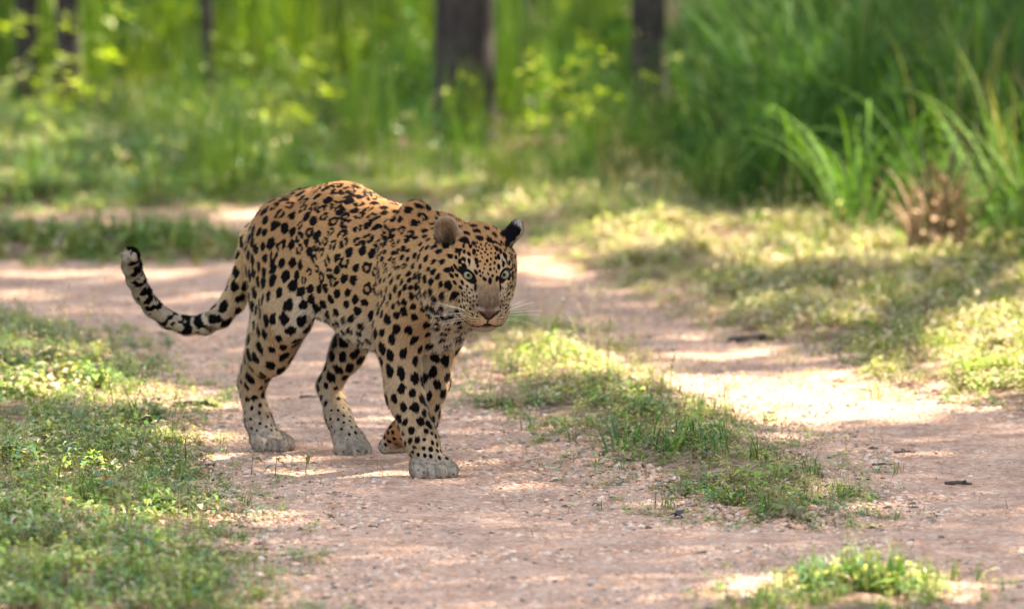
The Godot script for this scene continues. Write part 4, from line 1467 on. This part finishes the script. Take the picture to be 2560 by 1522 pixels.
func make_leopard():
	var yaw := deg_to_rad(10.0)
	var pitch := deg_to_rad(24.0)
	head_z = Vector3(sin(yaw) * cos(pitch), -sin(pitch), cos(yaw) * cos(pitch))
	head_x = Vector3(cos(yaw), 0, -sin(yaw))
	head_y = head_z.cross(head_x)
	head_at = Vector3(-0.059, 0.4846, 0.44) - head_z * 0.060
	leopard_bones()
	tail_pts = tail_points()
	var run := 0.0
	for i in tail_pts.size():
		tail_len.append(run)
		if i < tail_pts.size() - 1:
			run += (tail_pts[i][0] as Vector3).distance_to(tail_pts[i + 1][0])
	coat_noise.seed = 5
	coat_noise.frequency = 1.0
	var fine_at := [hp(0, -0.02, 0.03), lp(0.115, -0.0635, 0.03), lp(-0.59, -0.05, 0.03)]
	var fine_r := [0.17, 0.085, 0.085]
	var body_keep := func(p: Vector3) -> bool:
		for i in fine_at.size():
			if p.distance_to(fine_at[i]) < fine_r[i] - 0.045: return false
		return true
	var fine_keep := func(p: Vector3) -> bool:
		for i in fine_at.size():
			if p.distance_to(fine_at[i]) < fine_r[i]: return true
		return false
	var m := mesh_field(0.0045, body_keep)
	var m2 := mesh_field(0.0024, fine_keep)
	var pts: PackedVector3Array = m[0]
	var tris: PackedInt32Array = m[1]
	var regs: PackedInt32Array = m[2]
	var base := pts.size()
	pts.append_array(m2[0]); regs.append_array(m2[2])
	for i in m2[1]:
		tris.append(i + base)
	var nrm := normals_of(pts, tris)
	make_spots(pts, nrm, regs)
	for e in [[Vector3(-0.176, 0.471, 0.33), 0.014, 0.010], [Vector3(-0.185, 0.445, 0.33), 0.013, 0.010], [Vector3(-0.166, 0.416, 0.345), 0.018, 0.013], [Vector3(-0.148, 0.403, 0.36), 0.016, 0.010]]:
		spot_near(e[0], e[1], e[2], pts, nrm)
	# halve the coarse part's triangles once so that the coat's edges are fine
	var all := PackedInt32Array()
	var mids := {}
	for i in range(0, tris.size(), 3):
		var t := [tris[i], tris[i + 1], tris[i + 2]]
		if t[0] >= base:
			all.append_array(t)
			continue
		var mm := [0, 0, 0]
		for e in 3:
			var a: int = t[e]
			var b: int = t[(e + 1) % 3]
			var k := mini(a, b) | (maxi(a, b) << 32)
			if not mids.has(k):
				mids[k] = pts.size()
				pts.append((pts[a] + pts[b]) * 0.5)
				nrm.append((nrm[a] + nrm[b]).normalized())
				regs.append(regs[a])
			mm[e] = mids[k]
		all.append_array([t[0], mm[0], mm[2], t[1], mm[1], mm[0], t[2], mm[2], mm[1], mm[0], mm[1], mm[2]])
	var cols := PackedColorArray()
	cols.resize(pts.size())
	for i in pts.size():
		cols[i] = coat(pts[i], nrm[i], regs[i])
	var leopard := thing("leopard", "spotted leopard walking towards the camera on the dirt track, head low and staring", "leopard", Vector3(-0.38, 0, -0.1))
	var off := leopard.position
	var rel := PackedVector3Array(pts)
	for i in rel.size():
		rel[i] -= off
	var arr := []
	arr.resize(Mesh.ARRAY_MAX)
	arr[Mesh.ARRAY_VERTEX] = rel
	arr[Mesh.ARRAY_NORMAL] = nrm
	arr[Mesh.ARRAY_COLOR] = cols
	arr[Mesh.ARRAY_INDEX] = all
	var am := ArrayMesh.new()
	am.add_surface_from_arrays(Mesh.PRIMITIVE_TRIANGLES, arr)
	var skin := mat(Color.WHITE, 0.75)
	skin.vertex_color_use_as_albedo = true
	skin.metallic_specular = 0.12
	part("body", am, skin, leopard)
	# --- fur
	var rng := RandomNumberGenerator.new()
	rng.seed = 9
	var xf: Array[Transform3D] = []
	var hc := PackedColorArray()
	for i in range(0, all.size(), 3):
		var a := all[i]
		var b := all[i + 1]
		var c := all[i + 2]
		var area := (pts[b] - pts[a]).cross(pts[c] - pts[a]).length() * 0.5
		var len0 := hair_length(pts[a], regs[a])
		if len0 == 0.0:
			continue
		var want := area * (260000.0 if len0 > 0.008 else 420000.0)
		var count := int(want) + (1 if rng.randf() < want - floorf(want) else 0)
		for q in count:
			var u := rng.randf()
			var v := rng.randf()
			if u + v > 1.0:
				u = 1.0 - u; v = 1.0 - v
			var p := pts[a] + (pts[b] - pts[a]) * u + (pts[c] - pts[a]) * v
			var n := nrm[a]
			var flow := hair_flow(p, n, regs[a])
			flow = (flow + n.cross(flow) * rng.randf_range(-0.3, 0.3)).normalized()
			var lift := rng.randf_range(0.22, 0.5) if rng.randf() < 0.88 else rng.randf_range(0.6, 1.1)
			var dir := (flow + n * lift).normalized()
			var side := dir.cross(n).normalized()
			var up := side.cross(dir)
			var len := len0 * rng.randf_range(0.65, 1.25)
			var wid := 0.0013 if len0 > 0.008 else 0.0009
			var cc := coat(p + flow * len * 0.45, n, regs[a])
			var g := rng.randf_range(0.70, 1.28)
			xf.append(Transform3D(Basis(side * wid, dir * len, up * 0.002), p - n * 0.0006 - off))
			hc.append(Color(cc.r * g, cc.g * g, cc.b * g))
	var st := SurfaceTool.new()
	st.begin(Mesh.PRIMITIVE_TRIANGLES)
	var hv := [Vector3(-0.5, 0, 0), Vector3(0.5, 0, 0), Vector3(-0.38, 0.55, 0.2), Vector3(0.38, 0.55, 0.2), Vector3(0, 1, 0)]
	for k in [0, 2, 1, 1, 2, 3, 2, 4, 3]:
		st.set_normal(Vector3(0, 0.25, 1).normalized())
		st.set_color(Color.WHITE)
		st.add_vertex(hv[k])
	var fur_mat := mat(Color.WHITE, 0.6)
	fur_mat.vertex_color_use_as_albedo = true
	fur_mat.metallic_specular = 0.12
	fur_mat.cull_mode = BaseMaterial3D.CULL_DISABLED
	fur_mat.backlight_enabled = true
	fur_mat.backlight = Color(0.35, 0.35, 0.35)
	var fur := copies_of("fur", st.commit(), fur_mat, xf, hc, leopard)
	fur.set_meta("kind", "stuff")
	# --- eyes
	for s: float in [-1.0, 1.0]:
		var at := hp(s * 0.0415 + 0.0028, -0.0068, 0.0490)
		var gaze := (Vector3(0, 2.717, 26.0) - at).normalized()
		var eye := part("eye", eyecap(at - off, gaze, 0.0172, PI, Color(0.015, 0.012, 0.012), Color(0.015, 0.012, 0.012)), eye_mat(), leopard)
		part("iris", eyecap(at - off, gaze, 0.0174, 0.68, Color(0.165, 0.150, 0.095), Color(0.035, 0.035, 0.028)), eye_mat(), eye)
		part("pupil", eyecap(at - off, gaze, 0.0176, 0.215, Color(0.004, 0.004, 0.004), Color(0.004, 0.004, 0.004)), eye_mat(), eye)
	# --- whiskers
	for s: float in [-1.0, 1.0]:
		for i in 8:
			var row := i % 3
			var root := hp(s * (0.036 + 0.004 * (i / 3)), -0.076 - row * 0.0075, 0.104 - 0.009 * (i / 3))
			var out := (head_x * s * 1.0 + head_z * rng.randf_range(-0.15, 0.25) + head_y * (0.45 - 0.28 * row + rng.randf_range(-0.1, 0.1))).normalized()
			var wl := rng.randf_range(0.065, 0.10)
			var bend := Vector3(0, -0.030, 0) - head_z * 0.045
			var line := []
			for k in 7:
				var t := k / 6.0
				line.append(root - off + out * wl * t + bend * t * t)
			part("whisker", tube(line, 0.00030, 0.00010, 5), whisker_mat(), leopard)

func eye_mat() -> StandardMaterial3D:
	var m := mat(Color.WHITE, 0.12)
	m.vertex_color_use_as_albedo = true
	m.metallic_specular = 0.2
	return m

var whisk: StandardMaterial3D
func whisker_mat() -> StandardMaterial3D:
	if whisk == null:
		whisk = mat(Color(0.93, 0.91, 0.87), 0.45)
	return whisk

# a cap of a ball about the line of sight, from the middle out to an angle
func eyecap(c: Vector3, gaze: Vector3, r: float, reach: float, inner: Color, rim: Color) -> Mesh:
	var st := SurfaceTool.new()
	st.begin(Mesh.PRIMITIVE_TRIANGLES)
	var x := gaze.cross(Vector3.UP).normalized()
	var y := x.cross(gaze)
	var rings := 20
	var seg := 28
	for i in rings + 1:
		var t := float(i) / rings
		var a := reach * t
		for j in seg:
			var b := TAU * j / seg
			var n := gaze * cos(a) + (x * cos(b) + y * sin(b)) * sin(a)
			st.set_color((inner * (0.90 + 0.15 * smoothstep(0.25, 0.7, t)) * (0.97 + 0.06 * sin(j * 2.7))).lerp(rim, smoothstep(0.82, 0.97, t)))
			st.set_normal(n); st.add_vertex(c + n * r)
	for i in rings:
		for j in seg:
			var k := (j + 1) % seg
			for q in [i * seg + j, (i + 1) * seg + j, i * seg + k, (i + 1) * seg + j, (i + 1) * seg + k, i * seg + k]:
				st.add_index(q)
	return st.commit()
